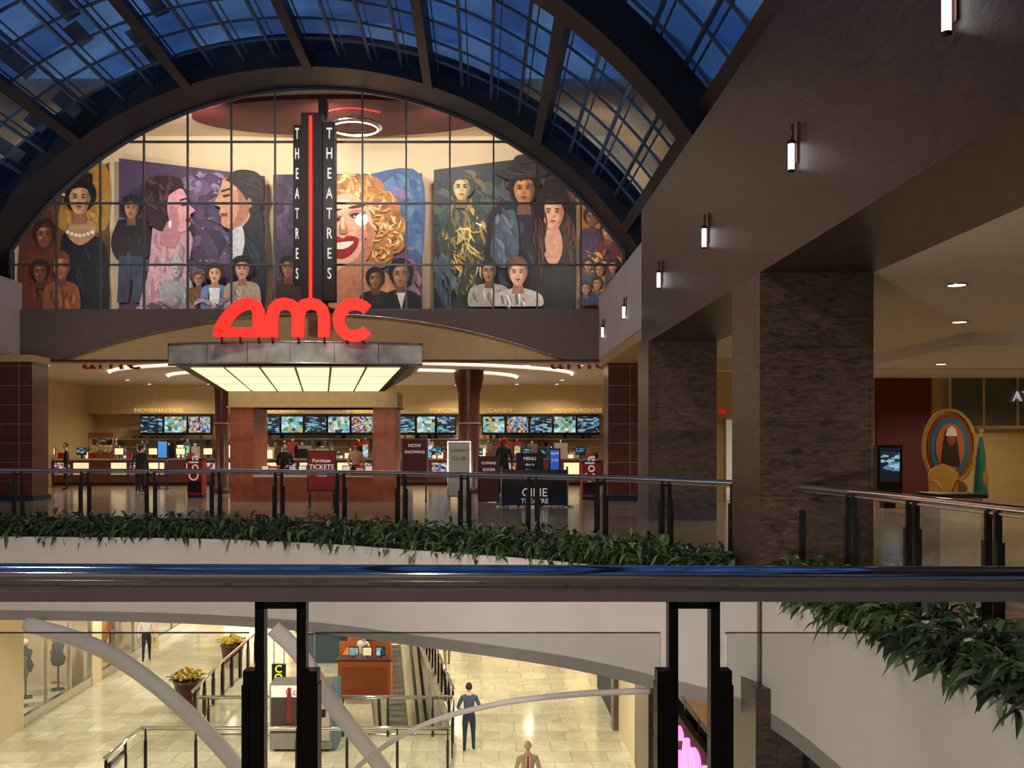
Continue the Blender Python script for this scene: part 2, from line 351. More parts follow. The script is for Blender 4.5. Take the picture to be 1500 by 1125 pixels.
g.face(118,292,22,'d0a478','181114','9a6a48',hs=1.3)
g.sp([(104,276),(112,256),(136,256),(134,275),(118,270)],'181114')
for i in range(7): g.el(101+6*i,341+5*math.sin(math.pi*i/6),3,3,'e8e0d0',n=8)
g.pg([(98,285),(70,277),(70,280),(97,289)],'e0d0b0')
g.bust(92,392,17,'a86a42','6a3c24','8a5034','6a3c24',w=1.6,hs=.9)
g.face(62,400,14,'7a4630','2a1410')
g.build()
g=Mural('mural_panel')
g.pg([(177,234),(390,260),(390,470),(177,470)],'4e3e5c')
g.br(285,340,105,70,20,46,20,150,['584666','423450','665474','4c3e60','74648a','38304a'],60,clip=(177,390,252,470))
g.br(285,270,60,14,0,20,8,16,['8a7c9c','786890'],60,clip=(177,390,252,470))
for _ in range(45): 
    x=random.uniform(185,380); g.el(x,random.uniform(258,440),1.,1.,'d8cce0',n=6)
g.man(197,295,150,'a87850','121014','2a3850')
g.sp([(228,338),(262,330),(286,350),(280,400),(292,465),(212,465),(222,400)],'b890a0')
g.br(250,400,26,55,85,45,6,50,['c8a0ac','a48090','d4b0bc','94707e'],12)
g.sp([(215,280),(225,264),(250,262),(270,268),(274,290),(262,306),(250,340),(228,335),(216,305)],'2c1820')
g.br(240,290,20,28,60,22,4,40,['4a2c34','1a0c12','5a3840'],50)
g.sp([(252,290),(270,280),(279,294),(282,304),(290,312),(283,318),(284,328),(279,340),(266,343),(256,336),(250,310)],'d09aa0')
g.sp([(252,300),(264,310),(268,330),(262,340),(254,334)],'b07c88')
g.sp([(250,328),(264,336),(268,350),(260,366),(240,356)],'b07a88')
g.pg([(270,302),(279,300),(279,304),(271,306)],'201018'); g.pg([(276,324),(285,322),(284,329),(277,329)],'90202c'); g.pg([(268,296),(280,293),(280,295),(268,299)],'2c1018'); g.el(254,332,2.5,6,'f0e0e8',n=8)
g.sp([(338,340),(362,318),(388,322),(389,465),(338,465),(345,400)],'1c222e')
g.br(366,395,18,55,80,40,4,24,['2c3444','10141e','343e50'],14,clip=(338,390,320,470))
g.sp([(344,342),(356,330),(362,360),(350,400),(342,380)],'c0c4cc')
g.sp([(330,268),(344,262),(366,272),(372,310),(362,332),(340,338),(329,332),(328,322),(325,316),(327,308),(318,302),(326,286)],'c08c6c')
g.sp([(350,280),(368,285),(370,312),(360,330),(345,334),(354,310)],'a07056')
g.sp([(334,268),(350,254),(378,256),(389,272),(388,302),(372,320),(364,296),(350,278)],'17131a')
g.br(372,276,12,14,30,22,3,16,['2c2630','0a080c'],25,clip=(334,390,254,330))
g.pg([(330,290),(341,288),(341,291),(332,294)],'1a1010'); g.pg([(327,316),(338,316),(337,321),(328,321)],'7a3830'); g.pg([(328,283),(342,279),(342,282),(329,286)],'1a1010'); g.el(369,302,4,8,'a06e54',n=10)
g.bust(264,398,10,'b4b8bc','8a8e92','9a9ea4','70747a',w=2.4,hs=.9)
g.pg([(255,389),(264,372),(273,389)],'a8acb0')
g.bust(296,412,9,'a87a58','5a3a28','6a4a34',w=2.)
g.bust(320,405,12,'d8a888','3a1c14','6a88b8','b08060',w=1.7,hs=1.35); g.pg([(312,425),(328,425),(326,450),(314,450)],'e0e4ec')
g.bust(360,398,14,'c89880','1c1418','a89484','94685c',w=1.9,hs=1.5)
g.br(285,452,95,7,0,22,6,40,['a08088','5a4658','b8a0a8','8c7484'],40,clip=(177,390,436,470))
g.build()
g=Mural('mural_panel')
g.pg([(405,262),(620,260),(620,470),(405,470)],'5c4a66')
g.br(430,330,25,80,80,40,14,50,['322a3c','3c3048','463a54'],30,clip=(405,620,262,470))
g.sp([(540,262),(618,262),(618,390),(590,360),(560,300)],'3c5a84')
g.br(596,320,28,60,50,40,16,70,['466690','34507a','54769c','3e608c','7a7098'],40,clip=(540,620,262,470))
g.br(600,420,18,40,40,30,12,36,['a08090','8a6a8a','785c80','b0909c'],40,clip=(540,620,262,470))
g.ox=9
for x,y,r in [(500,284,26),(530,287,28),(554,310,26),(566,338,24),(568,362,18),(545,350,30),(550,380,20),(520,300,30),(485,290,20),(576,345,10)]: g.el(x,y,r,r*.85,'a8703c')
for x,y,r in [(500,280,22),(525,284,24),(550,303,22),(564,330,20),(568,356,15),(552,376,15),(546,340,18)]:
    for k in range(18):
        a=random.uniform(0,6.28); rr=r*random.uniform(.3,1.0); g.br(x+rr*math.cos(a),y+rr*.85*math.sin(a),1,1,math.degrees(a)+90,r*.9,r*.2,1,[random.choice(['dca868','e8c088','c8904c','a06830','d8a058','f0d098','8a5428'])],10,.4)
g.sp([(474,300),(505,290),(533,312),(542,350),(533,382),(505,402),(478,395),(468,360),(468,325)],'e4b094')
g.sp([(528,325),(541,345),(534,382),(508,402),(492,400),(518,382),(530,350)],'c07c5c')
g.sp([(478,304),(498,298),(514,308),(500,316),(482,316)],'f0c8a8')
g.el(524,350,8,10,'d8947c'); g.el(494,390,9,4,'ecbc9c')
g.sp([(488,402),(535,388),(560,410),(590,430),(590,455),(480,455),(484,415)],'c48464')
g.br(530,425,35,16,30,34,8,18,['d0906c','b87858','c08060'],30)
g.sp([(476,360),(488,352),(497,355),(505,351),(520,356),(513,374),(496,384),(480,377)],'9c1418'); g.sp([(482,363),(499,360),(513,360),(502,369),(488,370)],'f4ece4')
for x,y in ((483,328),(517,322)): g.el(x,y-2,12,6,'b47c60'); g.el(x,y,9,3.4,'2a1814'); g.el(x,y-13,13,1.8,'5a3020',rot=-10); g.el(x,y+1.5,5,1.8,'d8ccc4',n=10); g.el(x,y+.5,2.4,2.4,'182030',n=8); g.pg([(x+6,y-2),(x+14,y-6),(x+8,y+1)],'2a1814')
g.sp([(496,325),(505,344),(499,349),(491,345)],'c07c5c'); g.pg([(494,325),(499,325),(500,342),(495,342)],'f0c8a8'); g.el(530,356,1.5,1.5,'201010',n=6)
g.ox=0
g.bust(428,398,13,'9a6450','181014','3a2020','6a4034',w=1.7)
g.bust(553,414,13,'8a5a3c','140e0c','201c22','5a3826',w=1.8,bottom=460)
g.bust(590,408,17,'9c7050','120e12','141820','604030',w=1.7,bottom=460); g.pg([(584,434),(596,434),(591,458)],'d8d4d8')
g.build()
g=Mural('mural_panel')
g.pg([(637,258),(780,240),(841,262),(841,470),(637,470)],'2c3038')
g.br(685,320,45,55,60,38,16,90,['3a4642','2c3a3c','4c563e','44544e','242e30','646040'],50,clip=(637,841,258,470))
g.br(785,310,52,55,60,38,16,90,['523636','40282a','5e443a','342830','424a58','6a4c42'],50,clip=(637,841,258,470))
g.sp([(648,325),(665,300),(690,300),(712,322),(722,380),(718,455),(655,455),(644,390)],'34423e')
g.br(683,370,32,65,80,24,5,90,['9c8044','6c6240','b89c60','505848','2c3834','84784c','445048'],40)
for p in (((655,330),(690,350),(712,335)),((660,390),(690,372),(716,392)),((668,330),(672,390),(662,450)),((700,330),(704,400),(710,452))):
    g.br(p[1][0],p[1][1],12,10,45,24,2.,7,['e0cc88','d0b468'],60)
g.face(677,285,17,'b8a070','2c3430','6a6048',hs=1.3)
g.sp([(716,320),(740,305),(775,310),(800,340),(790,460),(712,460),(708,400)],'20202a')
g.br(752,390,36,60,75,36,6,44,['2c2c38','14141c','383848'],16)
g.face(766,288,21,'b07c50','1c1414','6e4a34')
g.sp([(720,262),(745,258),(755,240),(782,240),(788,256),(804,262),(780,272),(745,274)],'2a2020')
g.br(765,255,22,9,0,24,3,14,['40322e','140f0f','4c3a34'],12)
g.sp([(725,330),(752,318),(758,380),(735,400),(718,380)],'4a5666')
g.br(738,355,14,34,70,22,5,22,['5a6878','3c4856','6c7a88'],30)
g.sp([(784,290),(806,276),(826,290),(836,340),(838,400),(815,420),(786,400),(780,350)],'2a1614')
g.sp([(788,380),(800,368),(818,368),(832,385),(834,460),(782,460)],'141216')
g.face(807,322,22,'dcab88','2a1614','a87058',lips='b03830'); g.sp([(798,346),(816,346),(820,378),(807,398),(794,378)],'c8947a')
g.br(789,350,4,45,88,40,4,20,['4a2820','180a0a','5a3428'],8); g.br(829,350,4,45,92,40,4,20,['4a2820','180a0a','5a3428'],8)
g.bust(716,405,14,'9c7458','2a1e1a','a8a49c','6a4a3c',w=2.1,hs=.95)
g.bust(757,408,17,'d8a888','6a4a38','bcb8b0','a07458',w=2.1,hs=1.); 
g.br(652,420,12,36,70,30,8,24,['4a5a68','3c4c5a','5a6c7a'],20,clip=(637,841,258,470))
g.build()
g=Mural('mural_panel')
g.pg([(843,264),(880,295),(925,335),(925,470),(843,470)],'9a5a24')
g.br(878,385,32,65,60,28,12,110,['a87834','986028','804420','b88c40','8a5024','b07030'],50,clip=(843,925,320,470))
g.bust(862,330,12,'7a4830','2a1410','3a2a3a',w=1.6,bottom=400)
g.bust(884,350,11,'a86c48','1a1414','5a2020',w=1.6,bottom=410)
g.br(875,390,28,16,70,16,4,30,['c89848','3a4a6a','a04a28','2c2030'],50)
for x,y in ((856,398),(872,405),(890,400),(868,425),(852,432),(888,430)): g.bust(x,y,8,'a0704c','2a1814',random.choice(['8a2818','2c3a50','b08038','4a3050']),w=1.5)
g.build()

# ---------------- cinema facade ----------------
g=B('wall_facade')
n=24; arcp=[]; SG=67
for i in range(n+1):
    px=95+730*i/n; R=(365**2+SG**2)/(2*SG); top=527-SG+R-math.sqrt(R*R-(px-460)**2); arcp.append((PX(px,D),PZ(top,D)))
xl,xr=-14.2,3.9; zt=5.68; zb=PZ(527,D)
for i in range(n):
    a,b=arcp[i],arcp[i+1]; g.prism([a,b,(b[0],zt),(a[0],zt)],30.85,31.25,taupe)
g.box(xl,arcp[0][0],30.85,31.25,zb,zt,taupe); g.box(arcp[-1][0],xr,30.85,31.25,zb,zt,taupe)
for i in range(n):
    a,b=arcp[i],arcp[i+1]; g.prism([a,b,(b[0],zb-.02),(a[0],zb-.02)],30.98,31.2,tan)
g.tube([(p[0],30.84,p[1]) for p in arcp],.03,steel,4)
g.box(xl,xr,30.9,31.5,zb-.06,zb,mahogD)
g.build()
g=B('vertical_blade_sign')
d=29.6
g.box(PX(441,d),PX(472,d),d,30.8,PZ(450,d),PZ(165,d),darkblue)
g.box(PX(459,d),PX(472,d),30.5,30.85,PZ(180,d),PZ(130,d),darkblue)
g.box(PX(429,d),PX(441,d),d+.05,d+.5,PZ(416,d),PZ(182,d),black)
g.box(PX(473,d),PX(490,d),d+.02,d+.5,PZ(440,d),PZ(178,d),black)
g.tube([P(455,170,d-.08),P(455,438,d-.08)],.035,redtube,8)
g.box(PX(451.5,d),PX(458.5,d),d-.03,d,PZ(440,d),PZ(168,d),mat('red_backing',(.3,.01,.01),.4))
for k,ch in enumerate('THEATRES'):
    py=203+k*29.3
    g.text(ch,.45,(PX(482.5,d),d-.01,PZ(py,d)),whitelet,sx=.62,extrude=.02)
    g.text(ch,.45,(PX(435,d),d+.02,PZ(py,d)),whitelet,sx=.40,extrude=.02)
g.build()
g=B('marquee_canopy')
def mk(px,d): return PX(px,d)
front=[]
for i in range(13):
    t=i/12; front.append((mk(243,26.2)+(mk(618,26.2)-mk(243,26.2))*t, 26.4-.7*math.sin(math.pi*t)))
zt_,zb_=PZ(502,26),PZ(533,26)
mqs=mat('marquee_steel',(.55,.55,.52),.4,.45,var=.45,scale=1.6)
g.prismz(front+[(front[-1][0]-.5,30.8),(front[0][0]+.5,30.8)],zb_+.03,zt_-.02,mqs)
for z in (zb_,zt_): g.tube([(a,b-.015,z) for a,b in front],.025,steel,6)
for i in range(0,13,2): g.tube([(front[i][0],front[i][1]-.01,zb_),(front[i][0],front[i][1]-.01,zt_)],.008,darkblue,4)
zf,zk=PZ(536,26.3),PZ(573,30.2)
A=[(PX(262,26.3),26.3,zf),(PX(602,26.3),26.3,zf),(PX(563,30.2),30.2,zk),(PX(325,30.2),30.2,zk)]
B2=[(front[0][0]+.1,26.4,zb_+.03),(front[-1][0]-.1,26.4,zb_+.03),(front[-1][0]-.6,30.8,zb_+.03),(front[0][0]+.6,30.8,zb_+.03)]
g.add(A+B2,[(0,3,2,1),(0,1,5,4),(1,2,6,5),(2,3,7,6),(3,0,4,7)],black)
def lerp(a,b,t): return Vector(a)+(Vector(b)-Vector(a))*t
N=6
for i in range(N):
    for j in range(3):
        def q(u,v):
            u=.035+.93*u; v=.03+.95*v
            a=lerp(A[0],A[1],u); b=lerp(A[3],A[2],u); return lerp(a,b,v)+Vector((0,0,-.02))
        e=.006; u0,u1=i/N+e,(i+1)/N-e; v0,v1=j/3+.008,(j+1)/3-.008
        g.add([q(u0,v0),q(u0,v1),q(u1,v1),q(u1,v0)],[(0,1,2,3)],panelglow)
g.build()
g=B('cinema_logo_sign'); d=25.6; y0,y1=25.5,25.66
def q2(px,py): return Vector((PX(px,d),PZ(py,d)))
def poly_pts(l): return [q2(*p) for p in l]
w=16.5*d/F
g.stroke(poly_pts([(379.5,494)]+[(379.5,470),(379.3,458),(376,449),(368,445),(358,446),(348,451),(338,460),(330,470),(324,480),(321,486)]),w,y0,y1,redneon)
g.prism(poly_pts([(313,493.5),(313.5,488),(317,480),(330,486),(333,480),(372,480),(372,493.5)]),y0,y1,redneon)
g.stroke(poly_pts([(399,494),(399,470),(399.3,463),(402,453),(408,447),(417,445),(427,447),(434,453),(437,463),(437,494)]),w,y0,y1,redneon)
g.stroke(poly_pts([(437,470),(437.3,463),(440,453),(446.5,447),(455,445),(465,447),(472,453),(475,463),(475,494)]),w,y0+.01,y1-.01,redneon)
g.stroke(poly_pts([(520+23*math.cos(t)*1.04,469-23.5*math.sin(t)) for t in [math.radians(40+280*i/20) for i in range(21)]]),w,y0,y1,redneon)
for px in (325,352,379,399,437,475,508,532): g.tube([(PX(px,25.62),25.62,PZ(493,25.62)),(PX(px,25.62),25.62+.02,PZ(502,25.62)),(PX(px,25.62),26.3,zt_)],.03,mahogD,6)
g.build()

# ---------------- lobby ----------------
g=B('ceiling_lobby')
zc=zb
g.box(-17.4,8.4,31.25,46,zc,zc+.15,cream)
for rx,ry,z in ((8.2,5.6,zc-.10),(6.2,4.2,zc-.2)):
    E=[(CX+rx*math.cos(2*math.pi*i/48),37+ry*math.sin(2*math.pi*i/48)) for i in range(48)]
    g.prismz(E,z,z+.11,white)
    g.tube([(CX+(rx+.06)*math.cos(2*math.pi*i/48),37+(ry+.06)*math.sin(2*math.pi*i/48),z+.07) for i in range(48)],.022,glowstrip,4,closed=True)
g.build()
g=B('wall_lobby')
yb=45.2
g.box(-17,8,yb,yb+.2,0,zc,tan)
g.box(-17,8,44.2,yb,PZ(606,44.2),zc,tan)
g.box(-17,8,yb-.03,yb,0,PZ(636,yb),beige)
g.box(-17.2,-17,31,46,0,zc+.2,tan); g.box(8,8.2,30.3,46,0,zc+.2,tan)
g.build()
g=B('menu_header_sign')
for t,px in (('MOVIENACHOS',232),('DRINKS   CANDY',406),('MOVIENACHOS',538),('POPCORN',653),('CANDY',733),('MOVIENACHOS',846)):
    g.text(t,.26,(PX(px,44.1),44.15,PZ(604,44.1)),tanlet,sx=1.15,extrude=.02)
g.build()
def screenmat(name,cols,sc_,es):
    m=bpy.data.materials.new(name); m.use_nodes=True; n=m.node_tree.nodes; l=m.node_tree.links; b=n['Principled BSDF']; b.inputs['Roughness'].default_value=.2; b.inputs['Base Color'].default_value=(.01,.01,.01,1)
    tc=n.new('ShaderNodeTexCoord'); mp=n.new('ShaderNodeMapping'); mp.inputs['Scale'].default_value=sc_; l.new(tc.outputs['Object'],mp.inputs[0])
    v=n.new('ShaderNodeTexVoronoi'); v.distance='CHEBYCHEV'; v.inputs['Scale'].default_value=1; l.new(mp.outputs[0],v.inputs['Vector'])
    s=n.new('ShaderNodeSeparateColor'); l.new(v.outputs['Color'],s.inputs[0])
    c=n.new('ShaderNodeValToRGB'); c.color_ramp.interpolation='CONSTANT'; e=c.color_ramp.elements
    e[0].color=(*cols[0],1); e[1].position=1/len(cols); e[1].color=(*cols[1],1)
    for i in range(2,len(cols)): x=e.new(i/len(cols)); x.color=(*cols[i],1)
    l.new(s.outputs[0],c.inputs[0]); l.new(c.outputs[0],b.inputs['Emission Color']); b.inputs['Emission Strength'].default_value=es
    return m
scA=screenmat('screen_list',[(.005,.01,.02),(.01,.02,.03),(.3,.45,.55),(.02,.03,.05),(.06,.22,.35)],(6,6,18),1.)
scB=screenmat('screen_food',[(.2,.42,.52),(.1,.3,.1),(.6,.7,.7),(.5,.4,.12),(.02,.05,.1),(.2,.5,.65)],(7,7,8),1.)
scC=screenmat('screen_candy',[(.5,.05,.05),(.6,.45,.1),(.1,.3,.6),(.6,.6,.6),(.02,.02,.03)],(12,12,12),.9)
g=B('menu_board')
k=0
for a,b in ((205,310),(377,548),(580,668),(706,879)):
    nn=max(2,round((b-a)/34)); 
    for i in range(nn):
        x0=PX(a+(b-a)*i/nn,44)+.02; x1=PX(a+(b-a)*(i+1)/nn,44)-.02
        g.box(x0,x1,43.95,44.1,PZ(635,44),PZ(609,44),black); g.box(x0+.03,x1-.03,43.93,43.96,PZ(633.5,44),PZ(610.5,44),[scA,scB,scC,scA,scB][k%5]); k+=1
    g.box(PX(a,44),PX(b,44),44.1,44.19,PZ(637,44),PZ(607,44),black)
g.build()
g=B('concession_counter'); d=40.5
x0,x1=PX(45,d),PX(885,d)
g.box(x0,x1,d,d+.8,0.12,1.0,mahogD); g.box(x0-.05,x1+.05,d-.06,d+.86,1.0,1.07,steel); g.box(x0,x1,d+.05,d+.8,0,.12,black)
glow=mat('display_glow',(1,.8,.5),.5,emi=(1,.78,.45),es=.8)
for i in range(30):
    xa=x0+.2+(x1-x0-.3)*i/30
    if i%4!=3:
        g.box(xa,xa+.6,d-.02,d+.01,.45,.9,[glow,scC,glow,scB][i%4]); g.box(xa-.02,xa+.62,d-.03,d,.42,.45,steel)
g.build()
g=B('concession_equipment')
for i in range(64):
    px=55+i*13+random.uniform(-4,4); dd=random.choice([43.4,43.6,44.]); w=random.uniform(.2,.6); h=random.uniform(.3,.95)
    m=random.choice([steel,steel,black,whiteD,mahog,H('b8a88c'),H('a02018')]); x=PX(px,dd); b=.9
    g.box(x-w/2,x+w/2,dd-.1,dd+.25,b,b+h,m)
    if random.random()<.5: g.box(x-w*.4,x+w*.4,dd-.12,dd-.1,b+h*.2,b+h*.8,random.choice([glow,black,scB]))
    g.tube([(x,dd,b+h),(x,dd,b+h+.12)],.06,steel,8)
for z in (1.5,1.85): g.box(PX(60,44.8),PX(880,44.8),44.6,45.1,z,z+.04,steel)
for i in range(90): x=PX(62+i*9,44.8); h=random.uniform(.12,.28); z=random.choice([1.54,1.89]); g.tube([(x,44.8,z),(x,44.8,z+h)],.08,H(random.choice(['c8b8a0','a02018','e0e0e0','303840','b88040'])),6)
g.box(PX(60,43.9),PX(880,43.9),43.2,44.6,0,.9,steel)
g.build()
g=B('counter_register')
for px in (75,120,175,225,265,305,600,640,700,770,800,850):
    x=PX(px,40.8); g.box(x-.2,x+.2,40.75,40.79,1.2,1.5,black); g.box(x-.17,x+.17,40.735,40.75,1.23,1.47,[scA,glow][px%2]); g.box(x-.03,x+.03,40.78,40.82,1.07,1.2,black); g.box(x+.3,x+.5,40.7,40.9,1.07,1.3,H('a02018'))
g.build()
g=B('popcorn_machine')
x=PX(150,41.1); g.box(x-.5,x+.5,40.9,41.3,1.07,1.3,mahog); g.box(x-.5,x+.5,40.9,41.3,1.9,2.1,mahog)
for sx in (-.48,.48):
    for yy in (40.92,41.28): g.tube([(x+sx,yy,1.3),(x+sx,yy,1.9)],.02,steel,6)
for _ in range(80): g.sph((x+random.uniform(-.42,.42),41.1+random.uniform(-.15,.15),1.33+random.uniform(0,.25)),.05,H('e8d8a0'),6,4)
g.lathe((x,41.1,1.72),[(.0,0),(.14,0),(.16,.14),(0,.16)],steel,12)
g.build()
def strips(g,x0,x1,y,z0,z1,m):
    for z in [z0+.55*i for i in range(1,int((z1-z0)/.55)+1)]: g.box(x0-.012,x1+.012,y-.012,y+.02,z,z+.012,m)
linem=H('a89888')
for a,b in ((-4,47),(891,941)):
    g=B('lobby_column'); x0,x1=PX(a,29.3),PX(b,29.3)
    g.box(x0,x1,29.3,30.4,0,PZ(528,29.3),mahogD); strips(g,x0,x1,29.3,0,4,linem)
    g.box(x0+.62,x0+.632,29.28,29.3,0,4,linem); g.box(x0-.06,x1+.06,29.24,30.46,0,.15,black); g.box(x0-.04,x1+.04,29.26,30.44,PZ(530,29.3),4.18,tan)
    g.build()
for a,b,d in ((313,337,34),(668,706,34)):
    g=B('round_column'); c=((PX(a,d)+PX(b,d))/2,d,0); r=(PX(b,d)-PX(a,d))/2*.9
    g.lathe(c,[(r*1.1,0),(r*1.1,.2),(r*.9,.22),(r*.9,2.6),(r*.95,3.3),(r*1.25,3.8),(r*1.3,zc-.1)],mahogD,24); g.lathe(c,[(r*.93,2.3),(r*.96,2.3),(r*.96,2.34),(r*.93,2.34)],linem,24); g.build()
g=B('box_office'); d=29.
brick=mat('box_office_panel',(.42,.10,.045),.35,var=.2,scale=5)
for a,b in ((337,371),(546,579)):
    x0,x1=PX(a,d),PX(b,d); g.box(x0,x1,d,d+1.9,0,PZ(596,d),brick); strips(g,x0,x1,d,0,2.6,linem)
    g.box((x0+x1)/2-.006,(x0+x1)/2+.006,d-.012,d,0,PZ(596,d),linem)
xa,xb=PX(335,d),PX(582,d)
g.box(xa,xb,d-.03,d+2.,PZ(597,d),PZ(574,d),H('d4b890')); g.box(xa-.05,xb+.05,d-.07,d+2.,PZ(597,d),PZ(595,d),tan)
x0,x1=PX(371,d),PX(546,d)
g.box(x0,x1,d+.1,d+.6,0,PZ(699,d),brick); g.box(x0,x1,d,d+.7,PZ(699,d),PZ(696,d),H('d8c8b0'))
for i in range(1,4): xx=x0+(x1-x0)*i/4; g.box(xx-.01,xx+.01,d+.085,d+.1,0,PZ(699,d),linem)
g.box(x0,x1,d+.3,d+.32,PZ(696,d),PZ(690,d),clear)
for px in (385,440,505,538): x=PX(px,d); g.box(x-.12,x+.12,d+.35,d+.42,.78,1.02,black); g.box(x-.02,x+.02,d+.38,d+.4,.72,.8,black); g.box(x-.1,x+.1,d+.34,d+.35,.8,1.0,H('e8e0d0',es=.4))
for px in (398,478,526): x=PX(px,d); g.box(x-.14,x+.14,d+.2,d+.3,.74,1.0,H('b02018')); g.box(x-.1,x+.1,d+.19,d+.2,.8,.95,H('e8e0d0'))
g.build()
def standsign(name,a,b,t,bt,d,face,frame=black,lines=(),feet=True):
    g=B(name); x0,x1=PX(a,d),PX(b,d); zt,zb2=PZ(t,d),PZ(bt,d)
    g.box(x0,x1,d,d+.06,zb2,zt,frame); g.box(x0+.04,x1-.04,d-.01,d,zb2+.04,zt-.04,face)
    if feet:
        for s in (x0+.06,x1-.06): g.tube([(s,d+.03,0),(s,d+.03,zb2+.02)],.025,frame,6); g.box(s-.03,s+.03,d-.22,d+.28,0,.03,frame)
    for (tx,sz,py,m) in lines: g.text(tx,sz,((x0+x1)/2,d-.02,PZ(py,d)),m,extrude=.004)
    g.build()
wl=H('f0f0f0',es=.3); redb=H('c01c18',es=.15)
standsign('ticket_sign',450,492,660,720,26.5,H('8a1414',es=.05),black,(('Purchase',.13,677,wl),('TICKETS',.17,687,wl),('HERE',.12,698,wl)))
standsign('poster_stand',588,627,642,705,29.5,H('5a2420'),mahogD,(('NOW',.14,655,wl),('SHOWING',.12,664,wl)))
standsign('poster_stand',655,690,646,728,28.2,H('b0aca4'),steel,(('LOYALTY',.11,662,black),('CLUB',.15,674,black)))
standsign('poster_stand',700,732,668,735,28.6,H('4a1c18'),black,(('COMING',.1,680,wl),('SOON',.12,690,wl)))
standsign('menu_easel',756,796,663,700,27,H('181818'),black,(('MENU',.12,674,wl),('dine in',.09,682,wl),('& bar',.09,690,wl)))
standsign('digital_kiosk',804,821,657,690,28,H('2858a8',es=.7),black,(('NEW',.1,666,wl),('5.99',.1,676,wl)))
standsign('digital_kiosk',230,246,645,672,37,H('3878b8',es=.7),black)
for a,b,t,bt,d in ((274,296,674,722,31.2),(853,877,678,724,30)):
    g=B('drink_cooler'); x0,x1=PX(a,d),PX(b,d); zt=PZ(t,d); g.box(x0,x1,d,d+.5,.08,zt,H('981410',es=.08)); g.box(x0+.03,x1-.03,d-.02,d,.15,.5,black)
    g.text('Cola',.42,((x0+x1)/2+.12,d-.02,.9),wl,rot=(math.pi/2,-math.pi/2,0),extrude=.005); g.box(x0-.02,x1+.02,d-.02,d+.52,zt,zt+.05,black); g.box(x0,x1,d+.03,d+.5,0,.08,black); g.build()
g=B('barrier_sign'); d=26.4
x0,x1=PX(735,d),PX(831,d); g.box(x0,x1,d,d+.08,.05,PZ(688,d),black); g.text('CINE',.3,((x0+x1)/2,d-.02,PZ(727,d)),wl,extrude=.004); g.text('THEATRE',.17,((x0+x1)/2,d-.02,PZ(737,d)),wl,extrude=.004)
for s in (x0,x1): g.tube([(s,d+.04,0),(s,d+.04,1.05)],.03,steel,8); g.lathe((s,d+.04,0),[(.16,0),(.16,.03),(.03,.05)],steel,12)
g.build()
g=B('wall_logo_sign')
for px in (165,848): 
    g.text('amc',.9,(PX(px,33.),32.9,PZ(541,33.)),redpaint,extrude=.06,sx=1.3)
g.build()

# ---------------- right wing structure ----------------
WX=3.55
g=B('wall_right')
g.box(WX,5.0,YB,22.7,3.8,6.8,granite)
g.box(WX,5.0,22.7,31,4.2,6.1,white); g.box(WX+.02,5.0,22.7,31.,3.95,4.2,tan)
g.box(4.6,5.4,YB,31,6.7,7.1,darkblue)
g.build()
g=B('wall_left'); g.box(-15.4,-13.9,YB,31,4.25,6.5,white); g.box(-15.4,-14.9,YB,31,6.4,7.1,darkblue)
g.box(-15.6,-15.4,YB,31,0,4.3,tan); g.build()
for y in (13.05,21.75):
    g=B('granite_column'); g.box(WX,5.0,y,y+1.45,-6.2,3.8,graniteC)
    if y<15: g.box(WX-.12,4.02,y-.25,y+.9,-6.2,-1.45,graniteC)
    g.build()
g=B('ceiling_right'); 
g.box(5.0,17,YB,30,3.8,3.95,cream)
g.box(9.5,17,20,30,3.55,3.8,white); g.box(5,17,26,26.5,3.5,3.8,cream)
g.build()
g=B('wall_right_wing'); g.box(5.0,17,30,30.2,0,3.9,yellow); g.box(17,17.2,YB,30.2,0,3.9,yellow)
g.box(PX(1283,29.9),PX(1362,29.9),29.8,30,0,PZ(546,29.9),maroon)
g.box(PX(1362,29.9),16.9,29.85,30,PZ(540,29.9),3.8,tan)
g.build()
g=B('window_2'); d=29.8; x0=PX(1390,d); 
g.box(x0,16.9,d-.02,29.84,PZ(626,d),PZ(552,d),mat('dim_glass',(.10,.10,.09),.15))
for i in range(5): x=x0+i*.98; g.box(x-.04,x+.04,d-.08,d,PZ(626,d),PZ(552,d),steel)
for z in (PZ(626,d),PZ(552,d)): g.box(x0,16.9,d-.09,d,z-.05,z+.05,steel)
g.text('ATRIUM',.42,(PX(1480,d),d-.12,PZ(588,d)),wl,align='LEFT')
g.build()
g=B('door_1'); d=29.95; g.box(PX(1062,d),PX(1092,d),29.85,29.99,0,PZ(615,d),H('d8d0c0',es=.25)); g.box(PX(1060,d),PX(1062,d),29.8,29.99,0,PZ(612,d),steel); g.box(PX(1075,d),PX(1077,d),29.8,29.99,0,PZ(615,d),steel)
g.box(PX(1052,d),PX(1062,d),29.8,29.9,PZ(606,d),PZ(600,d),H('c02010',es=.6)); g.build()
g=B('digital_poster_case'); d=26.; g.box(PX(1285,d),PX(1322,d),d,d+.3,.35,PZ(652,d),black); g.box(PX(1289,d),PX(1318,d),d-.02,d,PZ(706,d),PZ(656,d),H('202830',es=.3)); g.box(PX(1290,d),PX(1317,d),d-.03,d-.02,PZ(690,d),PZ(662,d),scA); g.box(PX(1295,d),PX(1312,d),d,d+.3,0,.4,black); g.build()
g=B('oval_framed_portrait'); d=24.
c=P(1390,655,d); 
for rx,ry,m,yy in ((.60,.86,H('a87028'),0),(.52,.77,H('8a3214'),-.03),(.46,.70,H('2c6878'),-.05),(.34,.56,H('b85c20'),-.07)):
    g.prism([(c.x+rx*math.cos(t),c.z+ry*math.sin(t)) for t in [2*math.pi*i/32 for i in range(32)]],d+yy,d+.1,m)
